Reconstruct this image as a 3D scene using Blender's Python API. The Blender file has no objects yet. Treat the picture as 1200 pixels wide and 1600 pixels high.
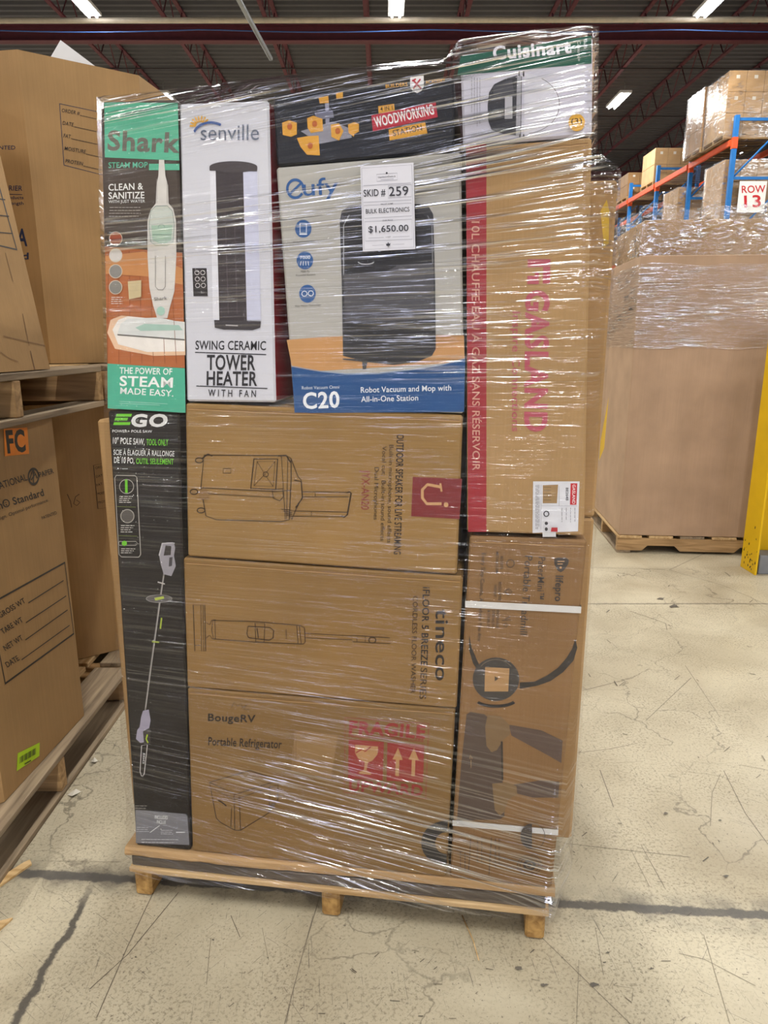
import bpy, bmesh, math, random
from mathutils import Vector, Matrix, noise
random.seed(7)
sc = bpy.context.scene
C = sc.collection
# ------------------------------------------------------------------ camera, world, exposure
F, PITCH, CH = 1109.0, math.radians(13.5), 1.38          # focal length in px (1200x1600), tilt, eye height
cd = bpy.data.cameras.new('camera'); cam = bpy.data.objects.new('camera', cd); C.objects.link(cam)
cam.location = (0, 0, CH); cam.rotation_euler = (math.pi/2 - PITCH, 0, 0)
cd.sensor_fit = 'VERTICAL'; cd.sensor_height = 32.0; cd.lens = F/1600*32.0; cd.clip_start = .05; cd.clip_end = 200
sc.camera = cam
w = bpy.data.worlds.new('world'); sc.world = w; w.use_nodes = True
w.node_tree.nodes['Background'].inputs[0].default_value = (.75, .8, .9, 1)
w.node_tree.nodes['Background'].inputs[1].default_value = .03
sc.view_settings.view_transform = 'Standard'; sc.view_settings.look = 'None'
sc.view_settings.gamma = 1; sc.view_settings.use_curve_mapping = False
sc.view_settings.exposure = 0.05
sc.cycles.max_bounces = 4; sc.cycles.diffuse_bounces = 2; sc.cycles.use_adaptive_sampling = True; sc.cycles.adaptive_threshold = .04; sc.cycles.glossy_bounces = 2; sc.cycles.transmission_bounces = 2; sc.cycles.transparent_max_bounces = 10
LIGHT_W = 205.0           # watts per ceiling fixture
ASSUMED_DOOR_W = 80.0            # watts per lamp at the assumed dock doors, added for cool light and reflections

# ------------------------------------------------------------------ small helpers
def lin(h):
    if isinstance(h, tuple): return h
    h = h.lstrip('#'); r = []
    for i in (0, 2, 4):
        c = int(h[i:i+2], 16)/255; r.append(c/12.92 if c <= .04045 else ((c+.055)/1.055)**2.4)
    return tuple(r)
MATS = {}
def nodes(m): return m.node_tree.nodes, m.node_tree.links
def mat(name, col, rough=.6, var=.06, scale=18, metal=0, bump=0, stretch=(1,1,1), emit=0, spec=.4):
    if name in MATS: return MATS[name]
    m = bpy.data.materials.new(name); m.use_nodes = True; N, L = nodes(m); b = N['Principled BSDF']
    c = lin(col); b.inputs['Roughness'].default_value = rough; b.inputs['Metallic'].default_value = metal
    b.inputs['Specular IOR Level'].default_value = spec
    tc = N.new('ShaderNodeTexCoord'); mp = N.new('ShaderNodeMapping'); mp.inputs['Scale'].default_value = stretch
    nz = N.new('ShaderNodeTexNoise'); nz.inputs['Scale'].default_value = scale; nz.inputs['Detail'].default_value = 4
    L.new(tc.outputs['Object'], mp.inputs[0]); L.new(mp.outputs[0], nz.inputs['Vector'])
    rp = N.new('ShaderNodeValToRGB'); e = rp.color_ramp.elements
    e[0].position = .3; e[1].position = .7
    e[0].color = tuple(max(0, x*(1-var)) for x in c)+(1,); e[1].color = tuple(min(1, x*(1+var)) for x in c)+(1,)
    L.new(nz.outputs['Fac'], rp.inputs[0]); L.new(rp.outputs[0], b.inputs['Base Color'])
    if bump:
        bp = N.new('ShaderNodeBump'); bp.inputs['Strength'].default_value = bump; bp.inputs['Distance'].default_value = .004
        L.new(nz.outputs['Fac'], bp.inputs['Height']); L.new(bp.outputs[0], b.inputs['Normal'])
    if emit:
        b.inputs['Emission Color'].default_value = c+(1,); b.inputs['Emission Strength'].default_value = emit
    MATS[name] = m; return m
def ink(h): return mat('ink_'+h.lstrip('#'), h, .5, .05, 40)
def board(name, col, rough=.62, flute=(1, 1, 90)):            # corrugated cardboard: mottled fibre colour and faint flutes
    if name in MATS: return MATS[name]
    m = bpy.data.materials.new(name); m.use_nodes = True; N, L = nodes(m); b = N['Principled BSDF']
    b.inputs['Roughness'].default_value = rough; b.inputs['Specular IOR Level'].default_value = .25
    c = lin(col); tc = N.new('ShaderNodeTexCoord')
    n1 = N.new('ShaderNodeTexNoise'); n1.inputs['Scale'].default_value = 5; n1.inputs['Detail'].default_value = 6
    n2 = N.new('ShaderNodeTexNoise'); n2.inputs['Scale'].default_value = 3; n2.inputs['Detail'].default_value = 3
    mp = N.new('ShaderNodeMapping'); mp.inputs['Scale'].default_value = flute
    L.new(tc.outputs['Object'], n1.inputs['Vector']); L.new(tc.outputs['Object'], mp.inputs[0]); L.new(mp.outputs[0], n2.inputs['Vector'])
    mx = N.new('ShaderNodeMath'); mx.operation = 'MULTIPLY_ADD'; mx.inputs[1].default_value = .45
    L.new(n2.outputs['Fac'], mx.inputs[0]); L.new(n1.outputs['Fac'], mx.inputs[2])
    rp = N.new('ShaderNodeValToRGB'); e = rp.color_ramp.elements; e[0].position = .5; e[1].position = .95
    e[0].color = tuple(x*.88 for x in c)+(1,); e[1].color = tuple(x*1.1 for x in c)+(1,)
    L.new(mx.outputs[0], rp.inputs[0]); L.new(rp.outputs[0], b.inputs['Base Color'])
    bp = N.new('ShaderNodeBump'); bp.inputs['Strength'].default_value = .25; bp.inputs['Distance'].default_value = .003
    L.new(mx.outputs[0], bp.inputs['Height']); L.new(bp.outputs[0], b.inputs['Normal'])
    MATS[name] = m; return m
def wood(name, a, d, along='x', rough=.75):
    if name in MATS: return MATS[name]
    m = bpy.data.materials.new(name); m.use_nodes = True; N, L = nodes(m); b = N['Principled BSDF']; b.inputs['Roughness'].default_value = rough
    tc = N.new('ShaderNodeTexCoord'); mp = N.new('ShaderNodeMapping')
    mp.inputs['Scale'].default_value = {'x': (2, 30, 30), 'y': (30, 2, 30), 'z': (30, 30, 2)}[along]
    nz = N.new('ShaderNodeTexNoise'); nz.inputs['Scale'].default_value = 1.6; nz.inputs['Detail'].default_value = 6; nz.inputs['Distortion'].default_value = .6
    oi = N.new('ShaderNodeObjectInfo'); ad = N.new('ShaderNodeVectorMath'); ad.operation = 'ADD'
    L.new(tc.outputs['Object'], mp.inputs[0]); L.new(mp.outputs[0], ad.inputs[0])
    ml = N.new('ShaderNodeMath'); ml.operation = 'MULTIPLY'; ml.inputs[1].default_value = 37; L.new(oi.outputs['Random'], ml.inputs[0]); L.new(ml.outputs[0], ad.inputs[1])
    L.new(ad.outputs[0], nz.inputs['Vector'])
    rp = N.new('ShaderNodeValToRGB'); e = rp.color_ramp.elements; e[0].position = .3; e[1].position = .72
    e[0].color = lin(d)+(1,); e[1].color = lin(a)+(1,)
    L.new(nz.outputs['Fac'], rp.inputs[0]); L.new(rp.outputs[0], b.inputs['Base Color'])
    bp = N.new('ShaderNodeBump'); bp.inputs['Strength'].default_value = .4; bp.inputs['Distance'].default_value = .003
    L.new(nz.outputs['Fac'], bp.inputs['Height']); L.new(bp.outputs[0], b.inputs['Normal'])
    MATS[name] = m; return m

MW = {}
def setm(o, loc, rz=0, rx=0, ry=0):
    o.location = loc; o.rotation_euler = (rx, ry, rz)
    MW[o.name] = Matrix.Translation(Vector(loc)) @ o.rotation_euler.to_matrix().to_4x4()
def tag(o, label, cat, group=None):
    o['label'] = label; o['category'] = cat
    if group: o['group'] = group
    return o
def thing(name, label, cat, loc=(0,0,0), rz=0, group=None):
    o = bpy.data.objects.new(name, None); C.objects.link(o); o.empty_display_size = .1
    setm(o, loc, rz); tag(o, label, cat, group); return o
def link(name, me, m, parent=None, kind=None, label=None):
    o = bpy.data.objects.new(name, me); C.objects.link(o)
    if m is not None and len(me.materials) == 0: me.materials.append(m)
    if parent is not None: o.parent = parent
    if kind: o['kind'] = kind
    if label: o['label'] = label
    return o
def mesh(vs, fs, name='m', smooth=False):
    me = bpy.data.meshes.new(name); me.from_pydata([tuple(v) for v in vs], [], fs); me.update()
    if smooth:
        for p in me.polygons: p.use_smooth = True
    return me
def bm_mesh(bm, smooth=False):
    bmesh.ops.recalc_face_normals(bm, faces=bm.faces)
    me = bpy.data.meshes.new('m'); bm.to_mesh(me); bm.free()
    if smooth:
        for p in me.polygons: p.use_smooth = True
    return me
def prism_me(front, back, bevel=0, seg=1):                 # two loops of points -> closed solid
    bm = bmesh.new(); n = len(front)
    a = [bm.verts.new(p) for p in front]; b = [bm.verts.new(p) for p in back]
    bm.faces.new(a); bm.faces.new(b[::-1])
    for i in range(n): bm.faces.new((a[i], b[i], b[(i+1) % n], a[(i+1) % n]))
    if bevel: bmesh.ops.bevel(bm, geom=bm.edges[:], offset=bevel, segments=seg, affect='EDGES', profile=.5)
    return bm_mesh(bm)
def box_me(x0, x1, y0, y1, z0, z1, bevel=0):
    return prism_me([(x0,y0,z0),(x1,y0,z0),(x1,y0,z1),(x0,y0,z1)], [(x0,y1,z0),(x1,y1,z0),(x1,y1,z1),(x0,y1,z1)], bevel)
def tube_me(pts, r, sides=8, smooth=True):
    vs, fs = [], []
    pts = [Vector(p) for p in pts]
    for i, p in enumerate(pts):
        d = (pts[min(i+1, len(pts)-1)]-pts[max(i-1, 0)]).normalized()
        a = d.orthogonal().normalized() if i == 0 else (pa - d*pa.dot(d)).normalized()
        pa = a; b = d.cross(a)
        for k in range(sides):
            t = 2*math.pi*k/sides; vs.append(p+r*(math.cos(t)*a+math.sin(t)*b))
    for i in range(len(pts)-1):
        for k in range(sides):
            k2 = (k+1) % sides; fs.append((i*sides+k, i*sides+k2, (i+1)*sides+k2, (i+1)*sides+k))
    fs.append(tuple(range(sides))[::-1]); fs.append(tuple((len(pts)-1)*sides+k for k in range(sides)))
    return mesh(vs, fs, 'tube', smooth)

# ------------------------------------------------------------------ measuring: a photo pixel -> a point on a known plane
FW = Vector((0, math.cos(PITCH), -math.sin(PITCH))); UP = Vector((0, math.sin(PITCH), math.cos(PITCH))); EYE = Vector((0, 0, CH))
def ray(x, y): return Vector(((x-600)/F, 0, 0)) + FW + UP*((800-y)/F)
def on_z(x, y, z=0.0):
    d = ray(x, y); return EYE + d*((z-CH)/d.z)
FONT_H = None
_txt = {}
def text_geo(s, bold):
    global FONT_H
    k = (s, bold)
    if k in _txt: return _txt[k]
    cu = bpy.data.curves.new('t', 'FONT'); cu.body = s; cu.size = 1; cu.resolution_u = 3; cu.offset = bold*.010; cu.space_character = 1+bold*.03
    ob = bpy.data.objects.new('t', cu); me = bpy.data.meshes.new_from_object(ob)
    vs = [Vector(v.co) for v in me.vertices]; fs = [tuple(p.vertices) for p in me.polygons]
    bpy.data.objects.remove(ob); bpy.data.curves.remove(cu); bpy.data.meshes.remove(me)
    _txt[k] = (vs, fs); return _txt[k]
CAP = max(v.y for v in text_geo('H', 0)[0])
class Panel:                                                # a flat face of a thing on which print is laid
    def __init__(s, owner, p0, u, w=(0,0,1), lift=0.0):
        s.o = owner; s.u = Vector(u).normalized(); s.w = Vector(w).normalized(); s.n = s.u.cross(s.w)
        s.p0 = Vector(p0) + s.n*lift; s.inv = MW[owner.name].inverted()
    def px(s, x, y):
        d = ray(x, y); t = (s.p0-EYE).dot(s.n)/d.dot(s.n); q = EYE+d*t-s.p0
        return Vector((q.dot(s.u), q.dot(s.w)))
    def loc(s, q, e): return s.inv @ (s.p0 + s.u*q.x + s.w*q.y + s.n*e)
class Print:
    def __init__(s, panel, name, base=.0006, step=.00012, label=None, parent=None):
        s.p = panel; s.name = name; s.e = base; s.step = step; s.v = []; s.f = []; s.mi = []; s.ms = []; s.label = label; s.parent = parent
    def _add(s, pts, faces, m):
        if m not in s.ms: s.ms.append(m)
        k = len(s.v); i = s.ms.index(m)
        s.v += [s.p.loc(q, s.e) for q in pts]
        for f in faces: s.f.append(tuple(k+j for j in f)); s.mi.append(i)
        s.e += s.step
    def poly(s, pts, col): s._add([s.p.px(*q) for q in pts], [tuple(range(len(pts)))], ink(col)); return s
    def rect(s, x0, y0, x1, y1, col): return s.poly([(x0,y1),(x1,y1),(x1,y0),(x0,y0)], col)
    def ell(s, cx, cy, rx, ry, col, a0=0, a1=360, n=28):
        return s.poly([(cx+rx*math.cos(math.radians(a0+(a1-a0)*i/n)), cy-ry*math.sin(math.radians(a0+(a1-a0)*i/n))) for i in range(n if a1-a0 == 360 else n+1)], col)
    def line(s, pts, wd, col, closed=False):
        q = [s.p.px(*p) for p in pts]; k = (s.p.px(pts[0][0]+1, pts[0][1])-s.p.px(*pts[0])).length*wd/2
        n = len(q); vs, fs = [], []
        segs = n if closed else n-1
        L = []
        for i in range(n):
            a = q[(i-1) % n] if (closed or i > 0) else q[i]; b = q[(i+1) % n] if (closed or i < n-1) else q[i]
            d = b-a
            if d.length < 1e-9: d = Vector((1, 0))
            d.normalize(); nn = Vector((-d.y, d.x)); vs += [q[i]+nn*k, q[i]-nn*k]
        for i in range(segs):
            j = (i+1) % n; fs.append((2*i, 2*i+1, 2*j+1, 2*j))
        s._add(vs, fs, ink(col)); return s
    def ring(s, cx, cy, r, wd, col, a0=0, a1=360, ry=None, n=32):
        ry = ry or r; full = a1-a0 == 360
        pts = [(cx+r*math.cos(math.radians(a0+(a1-a0)*i/n)), cy-ry*math.sin(math.radians(a0+(a1-a0)*i/n))) for i in range(n if full else n+1)]
        return s.line(pts, wd, col, full)
    def rr(s, x0, y0, x1, y1, r, n=5):
        o = []
        for cx, cy, a in ((x1-r,y0+r,0),(x0+r,y0+r,90),(x0+r,y1-r,180),(x1-r,y1-r,270)):
            for i in range(n+1):
                t = math.radians(a+90*i/n); o.append((cx+r*math.cos(t), cy-r*math.sin(t)))
        return o
    def text(s, t, p0, p1, cap, col, bold=0, slant=0):
        vs, fs = text_geo(t, bold)
        x0 = min(v.x for v in vs); x1 = max(v.x for v in vs)
        dx, dy = p1[0]-p0[0], p1[1]-p0[1]; l = math.hypot(dx, dy)
        P0 = s.p.px(*p0); X = s.p.px(*p1)-P0; Y = s.p.px(p0[0]+dy/l*cap, p0[1]-dx/l*cap)-P0
        s._add([P0 + X*((v.x-x0)/(x1-x0)) + (Y+X.normalized()*Y.length*slant)*(v.y/CAP) for v in vs], fs, ink(col)); return s
    def tiny(s, x0, y0, x1, y1, n, col, wd=.8, down=False, seed=1):       # illegible small print: rows of short dashes
        r = random.Random(seed)
        for i in range(n):
            t = (i+.5)/n
            if down: a, b, fx = y0, y1, x1+(x0-x1)*t
            else: a, b, fx = x0, x1, y0+(y1-y0)*t
            p = a; end = b-(b-a)*r.random()*.3
            while p < end:
                l = r.uniform(2.5, 7); q = min(p+l, end)
                s.line([(fx, p), (fx, q)] if down else [(p, fx), (q, fx)], wd, col); p = q+1.2
        return s
    def done(s):
        me = mesh(s.v, s.f, s.name)
        for m in s.ms: me.materials.append(m)
        for p, i in zip(me.polygons, s.mi): p.material_index = i
        return link(s.name, me, None, s.parent or s.p.o, label=s.label)

# ------------------------------------------------------------------ materials
KRAFT = board('kraft_cardboard', '#a8834f')
KRAFT_D = board('kraft_brown', '#987347')
KRAFT_L = board('kraft_pale', '#b08c5e')
KRAFT_P = board('kraft_pinkish', '#b3957a', flute=(90, 90, 1))
KRAFT_B = board('kraft_bin', '#aa875a', flute=(60, 60, 1))
KRAFT_BD = board('kraft_bin_dark', '#94734a', flute=(60, 60, 1))
WOOD = wood('pallet_pine', '#d8b98a', '#a98452', 'x'); WOOD_Y = wood('pallet_pine_y', '#c7a272', '#8a6a42', 'y')
GAP_SHADE = wood('gap_shade_dark', '#665a4c', '#3b332b', 'x'); WOOD_G = wood('pallet_grey', '#a89478', '#6d5c48', 'x')
MAROON = mat('maroon_steel', '#5a2832', .55, .12, 8)
DKSTEEL = mat('dark_steel', '#33282b', .6, .1, 8)
GALV = mat('galvanised', '#8c8f92', .45, .1, 10, metal=.4)
BLUE = mat('rack_blue', '#1f6fb8', .45, .08, 10)
ORANGE = mat('rack_orange', '#d8552a', .45, .08, 10)
TUBE = mat('lamp_tube', '#f4f6ff', .4, .01, 5, emit=30)
WHITE = mat('white_plastic', '#e6e6e6', .35, .03, 20)

def film_mat(name, sx, sz, base, streak, rough, bump, tint=(1, 1, 1), attr=False, fres=.3, crink=.25):
    # clear stretch film: mostly see-through, glossy, wrinkled in long pleats that catch the lamps
    m = bpy.data.materials.new(name); m.use_nodes = True; N, L = nodes(m); N.remove(N['Principled BSDF'])
    out = N['Material Output']; uv = N.new('ShaderNodeUVMap'); uv.uv_map = 'pleat'
    def nz(scx, scy, detail, dist=0.0, off=0):
        mp = N.new('ShaderNodeMapping'); mp.inputs['Scale'].default_value = (scx, scy, 1); mp.inputs['Location'].default_value = (off, off*1.7, 0)
        t = N.new('ShaderNodeTexNoise'); t.noise_dimensions = '2D'; t.inputs['Scale'].default_value = 1; t.inputs['Detail'].default_value = detail
        t.inputs['Distortion'].default_value = dist
        L.new(uv.outputs[0], mp.inputs[0]); L.new(mp.outputs[0], t.inputs['Vector']); return t.outputs['Fac']
    def M(op, a, b=None, c=None, clamp=False):
        n = N.new('ShaderNodeMath'); n.operation = op; n.use_clamp = clamp
        for i, x in enumerate((a, b, c)):
            if x is None: continue
            if isinstance(x, (int, float)): n.inputs[i].default_value = x
            else: L.new(x, n.inputs[i])
        return n.outputs[0]
    n1 = nz(sx, sz, 3, .3); n2 = nz(sx*2.6, sz*2.4, 2, .15, 11.3); n3 = nz(sx*.5, sz*.12, 2, .5, 4.1); n4 = nz(sx*5, sx*7, 3, .8, 21)
    h = M('MULTIPLY_ADD', n2, .42, n1); h = M('MULTIPLY_ADD', n4, crink, h)
    bp = N.new('ShaderNodeBump'); bp.inputs['Strength'].default_value = bump; bp.inputs['Distance'].default_value = .012; L.new(h, bp.inputs['Height'])
    gl = N.new('ShaderNodeBsdfGlossy'); gl.inputs['Roughness'].default_value = rough; gl.inputs['Color'].default_value = (.95, .96, 1, 1); L.new(bp.outputs[0], gl.inputs['Normal'])
    tr = N.new('ShaderNodeBsdfTransparent'); tr.inputs[0].default_value = tint+(1,)
    # film lies in one to several layers: reflectance varies in bands
    lay = M('SUBTRACT', n3, .38, clamp=True); lay = M('MULTIPLY', lay, 3.0, clamp=True)
    pl = M('SUBTRACT', n2, .46, clamp=True); pl = M('MULTIPLY', pl, 5.0, clamp=True)
    fac = M('MULTIPLY', lay, pl)
    if attr:                                                  # how many turns of film lie here
        at = N.new('ShaderNodeAttribute'); at.attribute_name = 'wraps'; at.attribute_type = 'GEOMETRY'
        fac = M('MULTIPLY', fac, at.outputs['Fac'])
    fac = M('MULTIPLY_ADD', fac, streak, base)
    lw = N.new('ShaderNodeLayerWeight'); lw.inputs[0].default_value = .25
    fac = M('MULTIPLY_ADD', lw.outputs['Fresnel'], fres, fac, clamp=True)
    mx = N.new('ShaderNodeMixShader'); L.new(fac, mx.inputs[0]); L.new(tr.outputs[0], mx.inputs[1]); L.new(gl.outputs[0], mx.inputs[2]); L.new(mx.outputs[0], out.inputs[0])
    return m
FILM = film_mat('stretch_film', 1.1, 72, .014, .75, .10, 1.0, attr=True, fres=.14, crink=.07)
FILM_S = film_mat('stretch_film_bin', 2.5, 45, .08, .9, .15, .9)
FILM_C = film_mat('stretch_film_crinkled', 6, 22, .12, .9, .16, 1.2)
FILM_R = film_mat('stretch_film_far', 3, 9, .10, .55, .25, .8)

# ------------------------------------------------------------------ floor, ceiling, walls
def floor_mat():
    m = bpy.data.materials.new('worn_concrete'); m.use_nodes = True; N, L = nodes(m); b = N['Principled BSDF']
    tc = N.new('ShaderNodeTexCoord')
    def nz(scale, detail=4, st=(1,1,1), rot=0, dist=0, rough=.55):
        mp = N.new('ShaderNodeMapping'); mp.inputs['Scale'].default_value = st; mp.inputs['Rotation'].default_value = (0, 0, rot)
        t = N.new('ShaderNodeTexNoise'); t.inputs['Scale'].default_value = scale; t.inputs['Detail'].default_value = detail; t.inputs['Distortion'].default_value = dist; t.inputs['Roughness'].default_value = rough
        r0 = N.new('ShaderNodeMapping'); r0.inputs['Rotation'].default_value = (0, 0, rot); mp.inputs['Rotation'].default_value = (0, 0, 0)
        L.new(tc.outputs['Object'], r0.inputs[0]); L.new(r0.outputs[0], mp.inputs[0]); L.new(mp.outputs[0], t.inputs['Vector']); return t.outputs['Fac']
    def ramp(x, p0, c0, p1, c1):
        r = N.new('ShaderNodeValToRGB'); e = r.color_ramp.elements; e[0].position = p0; e[1].position = p1
        e[0].color = tuple(c0)+(1,) if len(c0) == 3 else c0; e[1].color = tuple(c1)+(1,); L.new(x, r.inputs[0]); return r.outputs[0]
    def mul(a, f, c):
        x = N.new('ShaderNodeMix'); x.data_type = 'RGBA'; x.blend_type = 'MIX'
        L.new(f, x.inputs[0]); L.new(a, x.inputs[6]); x.inputs[7].default_value = tuple(lin(c))+(1,); return x.outputs[2]
    def th(x, lo, hi, amt=1.0):
        r = N.new('ShaderNodeMapRange'); r.inputs[1].default_value = lo; r.inputs[2].default_value = hi; r.inputs[3].default_value = 0; r.inputs[4].default_value = amt; r.clamp = True; L.new(x, r.inputs[0]); return r.outputs[0]
    def M(op, a, b=None, c=None):
        n = N.new('ShaderNodeMath'); n.operation = op
        for i, x in enumerate((a, b, c)):
            if x is None: continue
            if isinstance(x, (int, float)): n.inputs[i].default_value = x
            else: L.new(x, n.inputs[i])
        return n.outputs[0]
    base = ramp(nz(2.2, 8, dist=.5), .3, lin('#a99d84'), .66, lin('#cbc1a8'))
    col = mul(base, M('MULTIPLY', th(nz(120, 6, rough=.7), .5, .62, .75), th(nz(3.1, 3), .3, .62)), '#7b705c')           # worn speckle
    col = mul(col, th(nz(130, 3), .62, .72, .8), '#5b5348')
    for r, s in ((.6, 1.6), (-.9, 2), (1.45, 1.4)):          # drag scratches
        a = nz(6*s, 3, (1.0, 34, 1), r, .1); g = nz(2.3, 2, (1, 1, 1), r*3)
        f = M('MULTIPLY', th(a, .66, .70, .8), th(g, .45, .58))
        col = mul(col, f, '#54504a')
    v = N.new('ShaderNodeTexVoronoi'); v.feature = 'DISTANCE_TO_EDGE'; v.inputs['Scale'].default_value = 3.2; v.inputs['Randomness'].default_value = 1
    dn = N.new('ShaderNodeTexNoise'); dn.inputs['Scale'].default_value = 5; dn.inputs['Detail'].default_value = 5
    vm = N.new('ShaderNodeVectorMath'); vm.operation = 'MULTIPLY_ADD'; vm.inputs[1].default_value = (.35, .35, 0)
    L.new(tc.outputs['Object'], dn.inputs['Vector']); L.new(dn.outputs['Color'], vm.inputs[0]); L.new(tc.outputs['Object'], vm.inputs[2]); L.new(vm.outputs[0], v.inputs['Vector'])
    inv = M('SUBTRACT', .012, v.outputs['Distance']); f = M('MULTIPLY', th(inv, 0, .010, .55), th(nz(1.3, 2), .5, .6))
    col = mul(col, f, '#4d463c')                                                  # hairline cracks
    # saw-cut joints (filled, dark) with rubber marks around them
    sp = N.new('ShaderNodeSeparateXYZ'); L.new(tc.outputs['Object'], sp.inputs[0])
    wob = M('MULTIPLY_ADD', nz(4, 4), .07, -.035); wob2 = M('MULTIPLY_ADD', nz(28, 6, rough=.7), .034, -.017)
    xx, yy = sp.outputs[0], sp.outputs[1]
    def joint(d, wd, soft):
        d = M('ADD', d, wob2); return th(M('ABSOLUTE', d), wd+soft, wd)
    jy = M('SUBTRACT', M('MULTIPLY_ADD', xx, .075, yy), 1.545); jx = M('SUBTRACT', M('ADD', xx, wob), M('MULTIPLY_ADD', yy, .012, -.78))
    near = th(yy, 1.60, 1.50)
    col = mul(col, M('MULTIPLY', th(M('ABSOLUTE', jy), .075, .0), th(nz(9, 5), .42, .62, .9)), '#5a564f')
    col = mul(col, M('MULTIPLY', joint(jy, .011, .006), .88), '#55524f')
    col = mul(col, M('MULTIPLY', M('MULTIPLY', joint(jx, .006, .006), near), .85), '#3f3d3e')
    j2 = M('SUBTRACT', yy, 3.62); col = mul(col, M('MULTIPLY', joint(j2, .006, .006), .6), '#5b544a')
    L.new(col, b.inputs['Base Color'])
    rg = th(nz(3, 5), .3, .7, .25); rr = M('ADD', rg, .32); L.new(rr, b.inputs['Roughness'])
    bp = N.new('ShaderNodeBump'); bp.inputs['Strength'].default_value = .12; bp.inputs['Distance'].default_value = .003; L.new(nz(60, 6), bp.inputs['Height']); L.new(bp.outputs[0], b.inputs['Normal'])
    return m
o = link('floor', mesh([(-16,-12,0),(20,-12,0),(20,60,0),(-16,60,0)], [(0,1,2,3)]), floor_mat(), kind='structure')
CEIL = 9.0
vs, fs = [], []
n = 0; y = -12.0
while y < 60:                                             # ribbed steel deck, ribs across the hall
    for dy, dz in ((0, 0), (.10, 0), (.14, .06), (.24, .06), (.28, 0)):
        vs += [(-16, y+dy, CEIL+dz), (20, y+dy, CEIL+dz)]
    y += .28
for i in range(len(vs)//2-1): fs.append((2*i, 2*i+1, 2*i+3, 2*i+2))
link('ceiling', mesh(vs, fs), mat('deck_steel', '#4c4a4e', .5, .06, 3), kind='structure')
WALL = mat('wall_panel', '#9a9a98', .8, .05, 2)
for nm, q in (('wall_left', [(-16,-12,0),(-16,60,0),(-16,60,9.1),(-16,-12,9.1)]), ('wall_right', [(20,-12,0),(20,60,0),(20,60,9.1),(20,-12,9.1)]),
              ('wall_far', [(-16,60,0),(20,60,0),(20,60,9.1),(-16,60,9.1)]), ('wall_back', [(-16,-12,0),(20,-12,0),(20,-12,9.1),(-16,-12,9.1)])):
    link(nm, mesh(q, [(0,1,2,3)]), WALL, kind='structure')
# two unseen dock doors, assumed: glowing panels and area lights added behind the camera
for k, x in enumerate((-4.0, 4.5)):
    o = link('assumed_door_panel_%d' % (k+1), box_me(x-1.6, x+1.6, -11.99, -11.95, .3, 3.6), mat('assumed_door_glow', '#d6dcff', .5, .01, 2, emit=3.5), kind='structure')  # glowing panel standing in for an assumed, unseen opening
    l = bpy.data.lights.new('assumed_door_light', 'AREA'); l.shape = 'RECTANGLE'; l.size = 3.0; l.size_y = 3.2; l.energy = ASSUMED_DOOR_W; l.color = (.84, .87, 1.0)
    lo = bpy.data.objects.new('assumed_door_light', l); C.objects.link(lo); lo.location = (x, -11.9, 1.95); lo.rotation_euler = (math.pi/2, 0, 0)

# ceiling light fixtures on a regular grid; those out of view are assumed
hous = box_me(-.17, .17, -.65, .65, .03, .10, .01); tubem = tube_me([(0,-.6,0),(0,.6,0)], .022, 10)
LY = [-7.6, -1.6, 4.4, 10.4, 16.3, 22.3, 28.3, 34.3]; LX = [-12.3, -6.1, .25, 6.65, 12.8]
spots_named = {(6.65, 16.3): 'bright twin tube light high on the right above the maroon girder', (-6.1, 16.3): 'bright twin tube light at the upper left above the maroon girder',
               (.25, 16.3): 'small sliver of tube light at the top edge above the wrapped load', (6.65, 22.3): 'twin tube light glowing beyond the load beside the far roof joists'}
for y in LY:
    for x in LX:
        t = thing('ceiling_light', spots_named.get((x, y), 'assumed twin tube light fixture hung from the roof joists'), 'light', (x, y, 8.0), 0, 'ceiling lights')
        link('housing', hous, WHITE, t)
        for s in (-.08, .08):
            c = link('tube', tubem, TUBE, t); c.location = (s, 0, 0)
        for s in (-.5, .5):
            c = link('hanger', tube_me([(0, s, .1), (0, s, .4)], .004, 5), GALV, t)
        l = bpy.data.lights.new('tube_light', 'AREA'); l.shape = 'RECTANGLE'; l.size = .3; l.size_y = 1.2; l.energy = LIGHT_W; l.color = (1.0, .975, .91)
        lo = bpy.data.objects.new('tube_light', l); C.objects.link(lo); lo.location = (0, 0, -.04); lo.parent = t

# roof steel
g = thing('roof_girder', 'maroon steel girder running across the whole roof', 'girder', (-16, 18, 7.93))
link('web', box_me(0, 36, -.006, .006, .015, .32), MAROON, g)
link('bottom_flange', box_me(0, 36, -.1, .1, 0, .016), MAROON, g); link('top_flange', box_me(0, 36, -.1, .1, .31, .326), MAROON, g)
for k in range(2):
    g = thing('roof_girder', 'far maroon roof girder beyond the light fixtures' if k else 'maroon roof girder over the photographer', 'girder', (-16, (32, 4)[1-k] if k else 4, 7.93))
    link('web', box_me(0, 36, -.006, .006, .015, .32), MAROON, g); link('bottom_flange', box_me(0, 36, -.1, .1, 0, .016), MAROON, g); link('top_flange', box_me(0, 36, -.1, .1, .31, .326), MAROON, g)
JX = [-7.0, -4.8, -2.6, -.4, 1.8, 4.0, 6.2, 8.4, 10.6, 12.8]
tc_ = box_me(-.05, .05, 4, 46, .70, .74); bc_ = box_me(-.045, .045, 4.3, 45.7, 0, .045)
zig = []
y = 4.3
while y < 45.5: zig += [(0, y, .02), (0, y+.55, .71)]; y += 1.1
web_ = tube_me(zig, .016, 5, False)
for i, x in enumerate(JX):
    t = thing('roof_joist', 'open web maroon roof joist, number %s from the left side' % ['one','two','three','four','five','six','seven','eight','nine','ten'][i], 'joist', (x, 0, 8.256), 0, 'roof joists')
    link('top_chord', tc_, MAROON, t); link('bottom_chord', bc_, MAROON, t); link('web', web_, MAROON, t)
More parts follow.
